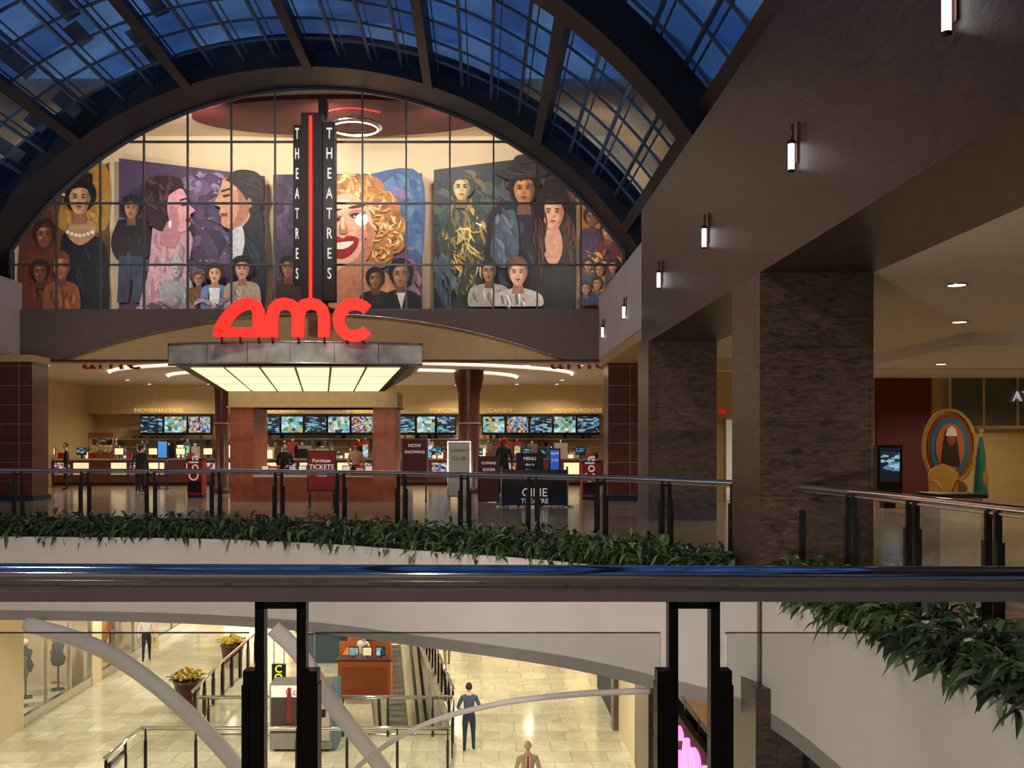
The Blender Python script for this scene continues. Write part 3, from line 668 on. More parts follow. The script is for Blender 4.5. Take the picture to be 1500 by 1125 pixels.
g.tube([(c.x+.6*math.cos(t),d-.02,c.z+.86*math.sin(t)) for t in [2*math.pi*i/40 for i in range(40)]],.05,H('b88838'),8,closed=True)
g.prism([(c.x-.22,c.z-.45),(c.x+.22,c.z-.45),(c.x+.17,c.z+.1),(c.x+.1,c.z+.35),(c.x-.1,c.z+.35),(c.x-.17,c.z+.1)],d-.09,d,H('2a1410'))
g.sph((c.x,d-.1,c.z+.18),(.12,.03,.15),H('8a4a2c')); g.prism([(c.x-.13,c.z+.26),(c.x+.13,c.z+.26),(c.x+.1,c.z+.42),(c.x,c.z+.5),(c.x-.1,c.z+.42)],d-.14,d,H('e0d8c8'))
g.box(c.x-.35,c.x+.35,d-.1,d+.3,0,c.z-.8,H('7a4a20'))
g.build()
g=B('gilded_armchair'); x=PX(1372,23.6); y=23.0; go=H('b88a38'); 
g.box(x-.3,x+.3,y-.3,y+.3,.40,.5,H('c8a050')); g.prism([(x-.3,.5),(x+.3,.5),(x+.34,.95),(x+.2,1.1),(x,1.18),(x-.2,1.1),(x-.34,.95)],y+.22,y+.3,go)
for sx in (-.27,.27):
    for sy in (-.26,.26): g.tube([(x+sx,y+sy,.4),(x+sx*1.1,y+sy*1.1,.2),(x+sx,y+sy,0)],[.04,.03,.025],go,8)
    g.tube([(x+sx*1.1,y+.25,.8),(x+sx*1.15,y-.1,.78),(x+sx*1.1,y-.25,.7),(x+sx,y-.26,.45)],.03,go,8)
g.build()
g=B('draped_flag'); x=PX(1437,24); g.tube([(x,24,0),(x,24,1.9)],.025,go,8); g.lathe((x,24,0),[(.2,0),(.2,.05),(.03,.08)],go,16); g.sph((x,24,1.93),.06,go)
g.lathe((x,24,.35),[(.17,0),(.15,.5),(.09,1.1),(.03,1.45)],H('1f6a5c'),9); g.lathe((x+.03,23.97,.45),[(.12,0),(.13,.4),(.05,.9)],H('b88030'),7); g.build()
g=B('vitrine_cabinet'); x=5.9; g.box(x-.25,x+.25,12.6,13.1,.06,.95,H('b8a890')); g.box(x-.3,x+.3,12.55,13.15,.95,1.0,black); g.box(x-.28,x+.28,12.57,13.13,0,.06,black); g.build()

for d in (7.66,11.5,16.0,20.1,25.,29.4):
    g=B('wall_sconce'); z=4.86
    g.box(WX-.02,WX,d-.05,d+.05,z-.1,z+.36,mahogD); g.tube([(WX-.06,d,z+.12),(WX-.06,d,z+.34)],.02,mahogD,8)
    g.tube([(WX-.07,d,z-.17),(WX-.07,d,z+.13)],.035,lampm,10); g.tube([(WX-.07,d,z+.12),(WX-.07,d,z+.16)],.045,black,10); g.tube([(WX-.07,d,z-.19),(WX-.07,d,z-.17)],.04,black,10)
    g.build()

# ---------------- floors and slab ----------------
rail=cr([(-13.8,21.5),(-10.2,21.7),(-6,21.3),(-3,20.3),(-.8,19.),(1.6,17.3),(3.0,15.5),(3.85,14),(4.15,12.6),(4.25,11.4),(4.42,8.5),(4.6,5),(4.7,1),(4.7,-2.9)],10)
fas=cr([(-13.8,20.6),(-10.2,20.8),(-6.1,20.4),(-3.3,19.45),(-1.2,18.1),(1.2,16.4),(2.6,14.8),(3.4,13.6),(3.66,12.5),(3.74,11),(3.78,8),(3.85,5),(3.9,1),(3.9,-2.9)],10)
g=B('floor_upper')
mid=[]
for i,p in enumerate(rail): mid.append(p+(fas[i]-p)*.12)
poly=[(p.x,p.y) for p in mid]+[(17,-3),(17,30.1),(8.2,30.1),(8.2,46),(-17,46),(-17,21.5)]
g.prismz(poly,-.2,0,upfloor); g.build()
g=B('trim_slab_fascia')
N=len(fas)
def strip(g,A,za,Bp,zb_,m):
    vs=[(p.x,p.y,za) for p in A]+[(p.x,p.y,zb_) for p in Bp]; n=len(A); g.add(vs,[(i,i+1,n+i+1,n+i) for i in range(n-1)],m,True)
strip(g,fas,-.26,fas,-1.95,white)
fin=[fas[i]+(rail[i]-fas[i])*.1 for i in range(N)]
strip(g,fas,-.26,fin,-.26,white); strip(g,fin,-.26,fin,-.5,white); strip(g,fin,-.5,mid,-.5,mahogD); strip(g,mid,-.5,mid,-.2,white)
g.build()
g=B('ceiling_lower'); poly=[(p.x,p.y) for p in fas]+[(17,-3),(17,48),(-17,48),(-17,20.6)]; g.prismz(poly,-1.95,-1.75,whiteD); g.build()
g=B('planter_hedge'); leafs=[mat('leaf_a',(.065,.12,.04),.36,var=.35),mat('leaf_b',(.12,.18,.075),.34,var=.35),mat('leaf_c',(.03,.062,.024),.42,var=.3)]
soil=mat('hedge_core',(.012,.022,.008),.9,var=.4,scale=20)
A=[fas[i]+(mid[i]-fas[i])*.18 for i in range(N)]; Bq=[fas[i]+(mid[i]-fas[i])*.9 for i in range(N)]; A2=[fas[i]+(mid[i]-fas[i])*.3 for i in range(N)]
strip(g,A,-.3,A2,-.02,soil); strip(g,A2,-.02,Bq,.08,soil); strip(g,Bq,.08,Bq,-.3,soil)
def leaf(base,dirv,L,w,m):
    dirv=dirv.normalized(); side=dirv.cross(Vector((0,0,1))); side=side.normalized() if side.length>.01 else Vector((1,0,0))
    side=(side+Vector((random.uniform(-.4,.4),random.uniform(-.4,.4),random.uniform(-.6,.6)))).normalized(); dr=Vector((0,0,-1))
    p0=base; p1=base+dirv*L*.35+dr*L*.02; p2=base+dirv*L*.7+dr*L*.12; p3=base+dirv*L+dr*L*.32; nn=side.cross(dirv)*w*.25
    g.add([p0,p1-side*w/2+nn,p1,p1+side*w/2+nn,p2-side*w*.4+nn,p2,p2+side*w*.4+nn,p3],[(0,1,2),(0,2,3),(1,4,5,2),(2,5,6,3),(4,7,5),(5,7,6)],m)
for i in range(N-1):
    a0=fas[i]; seg=(fas[i+1]-fas[i]).length
    if a0.y<3.5: break
    cnt=int(seg*(200 if a0.y>14 else 240))
    for _ in range(cnt):
        t=random.random(); u=random.random()**1.5
        a=fas[i]+(fas[i+1]-fas[i])*t; b=mid[i]+(mid[i+1]-mid[i])*t; p=a+(b-a)*(u*.95+.03)
        out=(a-b).normalized(); z=-.26+random.random()*.38+.06*u
        if p.x>3.4 and 12.7<p.y<14.7: continue
        base=Vector((p.x,p.y,z))
        k=random.uniform(-.2,1.) if u<.5 else random.uniform(-1,1)
        dv=Vector((out.x*k+random.uniform(-.8,.8),out.y*k+random.uniform(-.8,.8),random.uniform(-.35,.9) if u>.15 else random.uniform(-.7,.6)))
        leaf(base,dv,random.uniform(.18,.33),random.uniform(.055,.1),random.choice(leafs))
g.build()
def railing(name,path,z0,h,spacing,closed=False,pair=.15,rr=.035,first=.3):
    g=B(name); P3=[Vector((p[0],p[1],z0)) for p in path]
    g.tube([p+Vector((0,0,h)) for p in P3],rr,chrome,10); g.tube([p+Vector((0,0,h-rr-.02)) for p in P3],rr*.5,steel,6)
    L=[0]
    for i in range(len(P3)-1): L.append(L[-1]+(P3[i+1]-P3[i]).length)
    def at(s):
        s=max(0,min(L[-1]-1e-4,s))
        for i in range(len(P3)-1):
            if L[i+1]>=s: t=(s-L[i])/max(1e-6,L[i+1]-L[i]); return P3[i]+(P3[i+1]-P3[i])*t,(P3[i+1]-P3[i]).normalized()
    s=first
    while s<L[-1]:
        for o in ((-pair/2,pair/2) if pair>0 else (0,)):
            p,t=at(s+o); nn=Vector((-t.y,t.x,0))
            vs=[]
            for zz in (0,h-rr):
                for e,f in ((-.018,-.03),(.018,-.03),(.018,.03),(-.018,.03)): vs.append(p+t*e+nn*f+Vector((0,0,zz)))
            g.add(vs,[(0,3,2,1),(4,5,6,7),(0,1,5,4),(1,2,6,5),(2,3,7,6),(3,0,4,7)],black)
            vs=[]
            for zz in (0,h*.72):
                for e,f in ((-.032,-.035),(.032,-.035),(.032,.035),(-.032,.035)): vs.append(p+t*(e+ (o and math.copysign(.02,o)))+nn*f+Vector((0,0,zz)))
            g.add(vs,[(0,3,2,1),(4,5,6,7),(0,1,5,4),(1,2,6,5),(2,3,7,6),(3,0,4,7)],black)
        p1,t=at(s-pair/2); p2,t=at(s+pair/2)
        if pair>0: g.tube([p1+Vector((0,0,h-rr-.05)),p2+Vector((0,0,h-rr-.05))],.016,black,4)
        s+=spacing
    n=len(P3); vs=[p+Vector((0,0,.08)) for p in P3]+[p+Vector((0,0,h-.17)) for p in P3]
    g.add(vs,[(i,i+1,n+i+1,n+i) for i in range(n-1)],railglass,True)
    g.tube([p+Vector((0,0,.06)) for p in P3],.03,steel,4)
    return g.build()
railing('balcony_railing',[(p.x,p.y) for p in rail],0,1.07,1.45,first=1.1)
g=B('handrail_balustrade'); y=3.75
xs=[-4+.4*i for i in range(20)]
g.tube([(x,y,1.118-.003*x) for x in xs],.044,chrome,24)
g.box(-4,3.6,y-.028,y+.028,1.03,1.068,channel); g.box(-4,3.6,y-.012,y+.012,1.06,1.085,steel)
for cxx in (413,1015,-189,1617):
    xm=PX(cxx,y)
    for s in (-1,1):
        x=xm+s*.076
        g.box(x-.017,x+.017,y-.03,y+.03,0,1.03,black)
        g.box(x+s*.024-.035,x+s*.024+.035,y-.035,y+.035,0,PZ(980,y),black)
        g.box(x+s*.05-.012,x+s*.05+.012,y-.045,y+.045,.1,PZ(1000,y),black)
    g.box(xm-.09,xm+.09,y-.03,y+.03,1.005,1.03,black)
for a,b in ((-189,413),(413,1015),(1015,1617)):
    x0=PX(a,y)+.12; x1=PX(b,y)-.12; g.box(x0,x1,y-.006,y+.006,.08,PZ(926,y),railglass)
    g.box(x0,x1,y-.006,y+.006,PZ(927.5,y),PZ(926,y),H('9aa09c'))
g.build()
g=B('floor_near'); g.box(-15,3.7,YB,4.2,-.3,0,upfloor); g.build()

# ---------------- lower level ----------------
ZF=-6.2
hole=[(-2.95,28.2),(-.85,28.2),(-2.65,41.5),(-4.75,41.5)]
g=B('floor_lower')
O=[(-17,-3),(17,-3),(17,50),(-17,50)]
for i in range(4):
    j=(i+1)%4; g.prismz([O[i],O[j],hole[j],hole[i]],ZF-.3,ZF,lowfloor)
    g.add([(hole[i][0],hole[i][1],ZF-.3),(hole[j][0],hole[j][1],ZF-.3),(hole[j][0],hole[j][1],ZF-4.6),(hole[i][0],hole[i][1],ZF-4.6)],[(0,1,2,3)],whiteD)
g.prismz(hole,ZF-4.7,ZF-4.6,upfloor)
g.build()
g=B('escalator')
sk=Matrix.Identity(4); sk[0][1]=-1.8/13.3; sk[0][3]=1.8/13.3*28.2; g.M=sk
ecream=H('d0c4a0')
for s in (-2.55,-1.25):
    vs=[]
    for (yy,zt2,zb3) in ((41.5,ZF+.35,ZF-.1),(40.5,ZF+.35,ZF-.2),(31,ZF-3.9,ZF-4.55)):
        vs+=[(s-.3,yy,zb3),(s+.3,yy,zb3),(s+.3,yy,zt2),(s-.3,yy,zt2)]
    g.add(vs,[(0,1,2,3),(8,11,10,9)]+[(b+k,b+4+k,b+4+(k+1)%4,b+(k+1)%4) for b in (0,4) for k in range(4)],ecream)
    g.tube([(s,41.6,ZF+.7),(s,41.2,ZF+.98),(s,40.5,ZF+.98),(s,31,ZF-3.3),(s,30.7,ZF-3.6)],.06,black,8)
    g.add([(s,41.3,ZF+.3),(s,40.5,ZF+.3),(s,31,ZF-3.9),(s,31,ZF-3.35),(s,40.5,ZF+.92),(s,41.3,ZF+.92)],[(0,1,2,3,4,5)],railglass)
for i in range(32):
    t=i/32; yy=40.5-9.3*t; zz=ZF-.05-4.3*t; g.box(-2.24,-1.56,yy-.3,yy,zz-.14,zz,steel)
g.build()
railing('mezzanine_railing',[(-7.6,27.4),(-4,27.4),(-.75,27.4),(-.75,24.4),(-4,24.4),(-8.1,24.4),(-8.1,22)],ZF,1.07,1.2,pair=0)
railing('mezzanine_railing',[(-7.9,28.),(-8.05,31),(-8.1,38)],ZF,1.07,1.2,pair=.12)
railing('mezzanine_railing',[(-.75,28.2),(-1.6,34.9),(-2.5,41.5)],ZF,1.07,1.2,pair=0)
for px,py,d in ((352,955,36),(295,1006,30.5)):
    g=B('flower_planter'); x=-8.75; z=ZF
    g.lathe((x,d,z),[(.3,0),(.4,.75),(.43,.75),(.43,.8),(.36,.8)],mahogD,16)
    for _ in range(120):
        a=random.uniform(0,6.28); r=random.uniform(0,.5); p=Vector((x+r*math.cos(a),d+r*math.sin(a),z+.85+random.uniform(0,.35)*(1-r)))
        if random.random()<.45: g.sph(p,.05,H('e0b020'),6,4)
        else: leaf(p-Vector((0,0,.1)),Vector((math.cos(a),math.sin(a),.4)),.2,.08,leafs[1])
    g.build()
g=B('vending_machine'); d=26.; x0,x1=PX(395,d),PX(486,d); zt=PZ(1002,d)
g.box(x0,x1,d,d+.8,ZF+.08,zt,H('787470')); g.box(x0+.04,x1-.42,d-.02,d,ZF+.5,zt-.35,H('302826')); g.box(x0+.04,x1-.1,d-.02,d,zt-.33,zt-.04,H('d8c8c0',es=.25))
g.text('Cola',.26,(x0+.65,d-.03,zt-.28),redb,extrude=.004)
g.lathe((x0+.5,d-.0,ZF+.75),[(.1,0),(.11,.2),(.06,.35),(.1,.5),(.05,.75),(.04,.9)],H('601410'),12)
g.box(x1-.36,x1-.06,d-.025,d,ZF+.3,zt-.4,H('a8a098')); g.box(x1-.3,x1-.15,d-.04,d,ZF+.9,ZF+1.1,black); g.box(x1,x1+.13,d+.1,d+.8,ZF+.08,zt+.02,H('506878',es=.2)); g.box(x0+.1,x1-.1,d+.1,d+.7,ZF,ZF+.08,black); g.build()
g=B('retail_kiosk'); d=31.5; x0,x1=PX(495,d),PX(572,d); kw=H('b8642c'); 
g.box(x0,x1,d,d+.7,ZF,ZF+1.15,kw); g.box(x0-.05,x1+.05,d-.05,d+.75,ZF+1.15,ZF+1.2,mahogD); g.box(x0,x0+.6,d+2.2,d+2.5,ZF,ZF+2.1,kw); g.box(x0,x0+.3,d+.7,d+2.2,ZF,ZF+1.15,kw)
g.box(x0+.1,x1-.1,d-.02,d,ZF+.15,ZF+.95,H('9a4c20')); g.box(x0-.3,x1-.2,d+2.5,d+2.7,ZF+1.3,ZF+1.9,H('28384a')); g.box(x0-.3,x1-.2,d+2.5,d+2.7,ZF,ZF+1.3,kw)
for i in range(3): g.box(x0+.3+i*.42,x0+.6+i*.42,d+.25,d+.3,ZF+1.25,ZF+1.55,black); g.box(x0+.32+i*.42,x0+.58+i*.42,d+.24,d+.25,ZF+1.28,ZF+1.52,[scB,glow][i%2]); g.box(x0+.43+i*.42,x0+.47+i*.42,d+.26,d+.3,ZF+1.2,ZF+1.26,black)
g.build()
g=B('information_desk'); d=37; x0,x1=PX(440,d),PX(535,d)
g.prismz([(x0,d),(x0+.3,d-.4),(x1-.3,d-.4),(x1,d),(x1,d+.8),(x0,d+.8)],ZF,ZF+1.1,H('3c4854')); g.box(x0-.1,x1+.1,d-.5,d+.9,ZF+1.1,ZF+1.16,steel)
for i in range(3): g.box(x0+.3+i*.6,x0+.7+i*.6,d,d+.05,ZF+1.25,ZF+1.55,[scA,scB,black][i]); g.box(x0+.45+i*.6,x0+.5+i*.6,d+.01,d+.04,ZF+1.16,ZF+1.26,black)
g.build()
g=B('hanging_sign'); d=29; x0,x1=PX(398,d),PX(418,d); g.box(x0,x1,d,d+.12,PZ(1000,d),PZ(973,d),black); g.text('C',.3,((x0+x1)/2,d-.01,PZ(985,d)),yellet,extrude=.01); g.text('O',.3,((x0+x1)/2,d-.01,PZ(997.5,d)),yellet,extrude=.01)
for s in (x0+.05,x1-.05): g.tube([(s,d+.06,PZ(974,d)),(s,d+.06,-1.95)],.012,black,5)
g.build()
g=B('white_arc_tube'); pts=cr([P(40,914,20.2),P(150,952,19.9),P(250,1022,19.6),P(345,1120,19.4),P(430,1235,19.3)],8)  # white curved tubes below the slab edge, sweeping down to the lower floor
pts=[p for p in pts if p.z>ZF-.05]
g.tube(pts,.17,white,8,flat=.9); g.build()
g=B('white_arc_tube'); pts=cr([P(952,1012,15.2),P(830,1018,16),P(720,1033,17),P(620,1062,18.2),P(540,1110,19),P(470,1180,19.3),P(440,1240,19.4)],8); pts=[p for p in pts if p.z>ZF-.05]
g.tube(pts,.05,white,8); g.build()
g=B('white_arc_tube'); pts=cr([P(400,920,19.4),P(440,960,19.4),P(490,1035,19.4),P(560,1125,19.4),P(650,1255,19.4)],8); pts=[p for p in pts if p.z>ZF-.05]
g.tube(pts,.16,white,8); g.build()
g=B('wall_storefront_left'); X=-12.6
g.box(X-.3,X,-3,48,-2.6,-1.95,beige)
for y0_,y1_ in ((-3,18),(26.8,28.2),(33.2,34.),(39,40),(46,48)): g.box(X-.3,X,y0_,y1_,ZF,-2.6,beige)
g.box(X-4,X-3.9,-3,48,ZF,-1.95,white); 
for yy in (26.,27.5,33.6,39.5): g.box(X-3.9,X-.3,yy,yy+.1,ZF,-1.95,beige)
g.build()
g=B('shop_window')
for y0_,y1_ in ((18,26.8),(28.2,33.2),(34,39),(40,46)):
    g.add([(X-.1,y0_,ZF+.3),(X-.1,y1_,ZF+.3),(X-.1,y1_,-2.6),(X-.1,y0_,-2.6)],[(0,1,2,3)],clear)
    n=max(2,int((y1_-y0_)/1.6))
    for i in range(n+1): yy=y0_+(y1_-y0_)*i/n; g.box(X-.15,X-.04,yy-.03,yy+.03,ZF,-2.6,steel)
    g.box(X-.16,X-.02,y0_,y1_,ZF,ZF+.3,steel); g.box(X-.15,X-.04,y0_,y1_,-3.4,-3.34,steel)
g.build()
g=B('shop_merchandise_display')
for i in range(24):
    yy=19+i*1.05; xx=X-random.uniform(.8,1.6); m=H(random.choice(['b84030','d8d0c0','304050','c89040','708060','e0e0e0','803060']))
    g.lathe((xx,yy,ZF),[(.2,0),(.2,.04),(.03,.06),(.03,.75),(.17,.8),(.24,1.0),(.14,1.2),(.2,1.45),(.06,1.52),(.05,1.58)],m,12); g.sph((xx,yy,ZF+1.7),(.09,.1,.13),H('d8c0a8'),8,6)
    g.box(X-3.8,X-3.5,yy-.4,yy+.4,ZF+.3,ZF+2.4,H(random.choice(['a89878','c8b898','6a4a34'])))
g.build()
g=B('wall_lower_back'); g.box(-17,17,48,48.2,ZF,-1.9,beige); g.box(-12,-9,47.9,48,ZF+.2,-3,H('fff0d0',es=1.6)); g.box(-8.6,-6.5,47.9,48,ZF,-3,H('b02828',es=.4)); g.box(-6,-1,47.9,48,ZF+.3,-3.2,H('ffe8c0',es=.9)); g.box(0,3,47.9,48,ZF+.3,-3.2,H('ffe0b0',es=.7)); g.build()
g=B('wall_storefront_right'); X=3.75
g.box(X,X+.3,15,48,-3.1,-1.95,H('a88a64')); g.box(X,X+.3,25,48,ZF,-3.1,beige); g.box(X,X+.3,14.6,15.2,ZF,-3.1,H('302622'))
g.box(X+.15,X+.2,15,25,ZF,-3.1,mat('dark_shop_glass',(.015,.014,.016),.08)); 
for i in range(9): yy=15.2+i*1.22; g.box(X,X+.16,yy-.05,yy+.05,ZF,-3.1,black)
for z in (ZF+.15,-4.2,-3.15): g.box(X,X+.14,15,25,z-.06,z+.06,black)
g.box(X-.02,X+.4,29,33,ZF,-3.4,H('2a3038')); g.box(X-.02,X+.4,36,40,ZF,-3.3,H('ffe0a0',es=.7)); g.build()
g=B('neon_shop_sign'); g.box(X-.14,X-.02,14.9,19.2,-4.6,-3.35,H('201018')); g.text('GARAGE',1.2,(X-.2,19.0,-4.3),pink,rot=(math.pi/2,0,-math.pi/2),extrude=.05,align='LEFT'); g.build()
for px in (898,935): 
    g=B('shop_pilaster'); 
    yy=3.6*F/(px-VX); g.box(X-.14,X-.01,yy,yy+.5,ZF,-1.96,graniteC); g.build()

g=B('downlight_array')
def dl(x,y,z,r=.09):
    g.prismz([(x+r*math.cos(2*math.pi*i/12),y+r*math.sin(2*math.pi*i/12)) for i in range(12)],z-.015,z+.0,warmlamp)
    g.lathe((x,y,z-.02),[(r,0),(r*1.3,0),(r*1.3,.02)],steel,12)
for x in (-14,-11.5,-9,-6.5,-3.5,-1,1.5,3.2):
    for y in (33,40.5,43.2): dl(x,y,zc-(.2 if y==40.5 and -9.5<x<-.5 else .0),.1)
for x in (6.5,8.5,11,13.5,15.5):
    for y in (10,14,18.2,24.5): dl(x,y,3.8 if (y<20 or x<9.5) else 3.55,.12)
for x in (-10.5,-6,-1.5,2):
    for y in (24,30,36,43): dl(x,y,-1.95,.14)
g.build()

# ---------------- people ----------------
def skinmesh(vs,es,rs):
    me=bpy.data.meshes.new('sk'); me.from_pydata(vs,es,[]); ob=bpy.data.objects.new('sk',me); bpy.context.collection.objects.link(ob)
    md=ob.modifiers.new('s','SKIN'); md.use_smooth_shade=True
    sv=me.skin_vertices[0].data
    for i,r in enumerate(rs): sv[i].radius=r if isinstance(r,tuple) else (r,r); sv[i].use_root=(i==0)
    sb=ob.modifiers.new('b','SUBSURF'); sb.levels=1; sb.render_levels=1
    bpy.context.view_layer.update()
    m2=bpy.data.meshes.new_from_object(ob.evaluated_get(bpy.context.evaluated_depsgraph_get()))
    V=[v.co.copy() for v in m2.vertices]; Fc=[list(p.vertices) for p in m2.polygons]
    bpy.data.objects.remove(ob); bpy.data.meshes.remove(me); bpy.data.meshes.remove(m2); return V,Fc
def person(x,y,z,face,top='203040',pants='1a2230',hair='151010',skin='c89878',sleeve=True,wr=None,el=None,step=0.,h=1.75,bald=False,jacket=False,cap=None,long=False,name='person'):
    g=B(name); s=h/1.75; g.M=Matrix.Translation((x,y,z))@Matrix.Rotation(face,4,'Z')@Matrix.Scale(s,4)
    T=H(top,rough=.8); PN=H(pants,rough=.8); SK=H(skin,rough=.5); HR=H(hair,rough=.6); SH=H('141010',rough=.4)
    wr=wr or [(-.27,.06,.84),(.27,.06,.84)]; el=el or [(-.25,-.03,1.12),(.25,-.03,1.12)]
    vs=[(0,0,.95),(0,0,1.08),(0,.0,1.24),(0,0,1.38),(0,-.005,1.48),(0,.01,1.56)]; rs=[.145,.13,.145,.135,.062,.055]; es=[(0,1),(1,2),(2,3),(3,4),(4,5)]
    seg=[(0,1,'P'),(1,2,'T'),(2,3,'T'),(3,4,'T'),(4,5,'S')]
    for k,sd in ((0,-1),(1,1)):
        b=len(vs); st=step*(1 if k else -1)
        vs+= [(sd*.17,0,1.405),el[k],wr[k]]; rs+=[.066,.045,.028]; es+=[(3,b),(b,b+1),(b+1,b+2)]; seg+=[(3,b,'T'),(b,b+1,'T'),(b+1,b+2,'T' if sleeve else 'S')]
        b=len(vs); vs+=[(sd*.095,0,.86),(sd*.105,st*.5+.02,.49),(sd*.115,st-.02,.09),(sd*.13,st+.13,.045)]; rs+=[.092,.06,.042,.036]; es+=[(0,b),(b,b+1),(b+1,b+2),(b+2,b+3)]
        seg+=[(0,b,'P'),(b,b+1,'P'),(b+1,b+2,'P'),(b+2,b+3,'H')]
    V,Fc=skinmesh(vs,es,rs)
    mm={'P':PN,'T':T,'S':SK,'H':SH}; groups={}
    VV=[Vector(q) for q in vs]
    for f in Fc:
        c=sum((V[i] for i in f),Vector())/len(f); best=None
        for a,b,t in seg:
            d=VV[b]-VV[a]; u=max(0,min(1,(c-VV[a]).dot(d)/d.length_squared)); q=(c-VV[a]-d*u).length
            if best is None or q<best[0]: best=(q,t)
        t=best[1]
        if t in 'T' and c.z>1.5 and abs(c.x)<.08: t='S'
        if jacket and c.z>.78 and t=='P' : t='T'
        if t=='P' and c.z<.07: t='H'
        groups.setdefault(t,[]).append(f)
    V=[Vector((v.x,v.y*(.8 if .85<v.z<1.5 and abs(v.x)<.2 else 1),v.z)) for v in V]
    o=len(g.v); g.v+=[tuple(g.M@v) for v in V]
    for t,fl in groups.items():
        i=g.mi(mm[t])
        for f in fl: g.f.append([o+a for a in f]); g.m.append(i); g.sm.append(True)
    for k in (0,1):
        w=Vector(wr[k]); e=Vector(el[k]); dr=(w-e).normalized(); sd=-1 if k==0 else 1
        side=dr.cross(Vector((0,0,1))); side=side.normalized() if side.length>.2 else Vector((0,1,0))
        nn=side.cross(dr).normalized()
        g.tube([w-dr*.02,w+dr*.02,w+dr*.06,w+dr*.09],[.024,.032,.038,.034],SK,8)
        for j,(o2,L) in enumerate(((-.027,.07),(-.009,.08),(.009,.075),(.027,.058))):
            b0=w+dr*.08+side*o2; c1=b0+dr*L*.5+nn*-.006; c2=b0+dr*L*.8-nn*.025; g.tube([b0,c1,c2,c2+dr*L*.15-nn*.015],[.0095,.009,.008,.006],SK,6)
        t0=w+dr*.03+side*(-.03); g.tube([t0,t0+dr*.03-side*.022,t0+dr*.06-side*.026],[.011,.010,.007],SK,6)
    hc=Vector((0,.02,1.645))
    def hf(q):
        if q.z<0: k=1-.28*min(1,-q.z/.12); q=Vector((q.x*k,q.y*(.9 if q.y<0 else 1),q.z))
        return q
    g.sph(hc,(.074,.09,.115),SK,20,14,hf)
    g.tube([hc+Vector((0,.085,.015)),hc+Vector((0,.103,-.02)),hc+Vector((0,.088,-.03))],[.007,.014,.008],SK,8)
    for sx in (-1,1):
        g.sph(hc+Vector((sx*.028,.076,.01)),(.014,.009,.008),H('e8e4e0'),8,6); g.sph(hc+Vector((sx*.028,.083,.01)),(.006,.004,.006),H('201410'),8,6)
        g.tube([hc+Vector((sx*.014,.088,.03)),hc+Vector((sx*.03,.086,.034)),hc+Vector((sx*.044,.075,.028))],.004,HR,5)
        g.sph(hc+Vector((sx*.076,-.005,-.005)),(.01,.02,.03),SK,8,6)
    g.tube([hc+Vector((-.024,.076,-.06)),hc+Vector((0,.083,-.058)),hc+Vector((.024,.076,-.06))],[.004,.007,.004],H('9a4a40'),6)
    def hairf(q):
        if q.y>.02 and q.z<.055: q=Vector((q.x*.9,q.y*.62,max(q.z,-.0)))
        if q.z<-.05: q=Vector((q.x*.9,q.y*.9,-.05 if not long else q.z*1.7))
        return q
    if bald: g.sph(hc+Vector((0,-.02,.0)),(.079,.08,.06),HR,18,10,lambda q:Vector((q.x,q.y*(.3 if q.y>0 else 1),q.z)))
    else: g.sph(hc+Vector((0,-.008,.012)),(.083,.096,.118),HR,20,14,hairf)
    if cap:
        C=H(cap,rough=.8); g.sph(hc+Vector((0,0,.06)),(.09,.105,.075),C,16,8); g.tube([hc+Vector((0,.07,.06)),hc+Vector((0,.15,.05))],[.07,.05],C,10,flat=.15)
    if jacket:
        W=H('e8e4e0'); 
        g.add([(-.045,.118,1.47),(.045,.118,1.47),(.05,.125,1.3),(.02,.125,1.0),(-.02,.125,1.0),(-.05,.125,1.3)],[(0,1,2,3,4,5)],W)
        g.add([(-.018,.13,1.47),(.018,.13,1.47),(.024,.136,1.2),(0,.136,1.08),(-.024,.136,1.2)],[(0,1,2,3,4)],H('b01820'))
        for sx in (-1,1): g.add([(sx*.05,.12,1.49),(sx*.11,.115,1.38),(sx*.085,.128,1.28),(sx*.02,.132,1.02),(sx*.045,.128,1.25)],[(0,1,2,3,4)],H('c8ac88'))
        g.lathe((0,0,.72),[(.19,0),(.175,.12),(.15,.3)],T,16)
    g.build()
pi=math.pi
person(PX(687,26),26,ZF,0.,top='34465a',pants='1c2436',hair='120e0c',sleeve=False,wr=[(-.17,.2,1.02),(.2,.2,1.04)],el=[(-.29,-.03,1.13),(.29,-.03,1.13)],step=.08)
person(PX(773,21.),21.,ZF,pi,top='d4bc98',pants='8a7a60',hair='c0b8b0',skin='e8b898',bald=True,jacket=True,step=.18)
person(PX(655,36),36,ZF,.3,top='c8b890',pants='8a7a58',step=.2)
person(-12.1,37,ZF,-2.8,top='d8d4d0',pants='20242c',step=.15)
person(PX(534,33.5),33.1,ZF,2.6,top='d8d8d8',pants='202020',hair='2a1a12')
person(PX(418,30.4),30.3,0,pi,top='181418',pants='181418',skin='c8987a',hair='3a2018',long=True,wr=[(-.15,.3,1.05),(.15,.3,1.05)],h=1.65)
person(PX(522,30.4),30.3,0,pi,top='b89880',pants='181418',skin='c08868',wr=[(-.2,.25,1.0),(.15,.3,1.08)],h=1.68,cap='a01818')
person(PX(738,33),33,0,2.9,top='0e0e10',pants='101014',skin='704834',cap='a01818',h=1.82)
person(PX(97,36),36,0,2.,top='101014',pants='14161c',h=1.68)
person(PX(196,34),34.6,0,.3,top='2a2c34',pants='1c2028',h=1.6,long=True)
person(PX(208,34),34.,0,-.5,top='14161c',pants='22262c',h=1.62)
person(PX(1094,28),28,0,3,top='b89030',pants='202020',h=1.6)

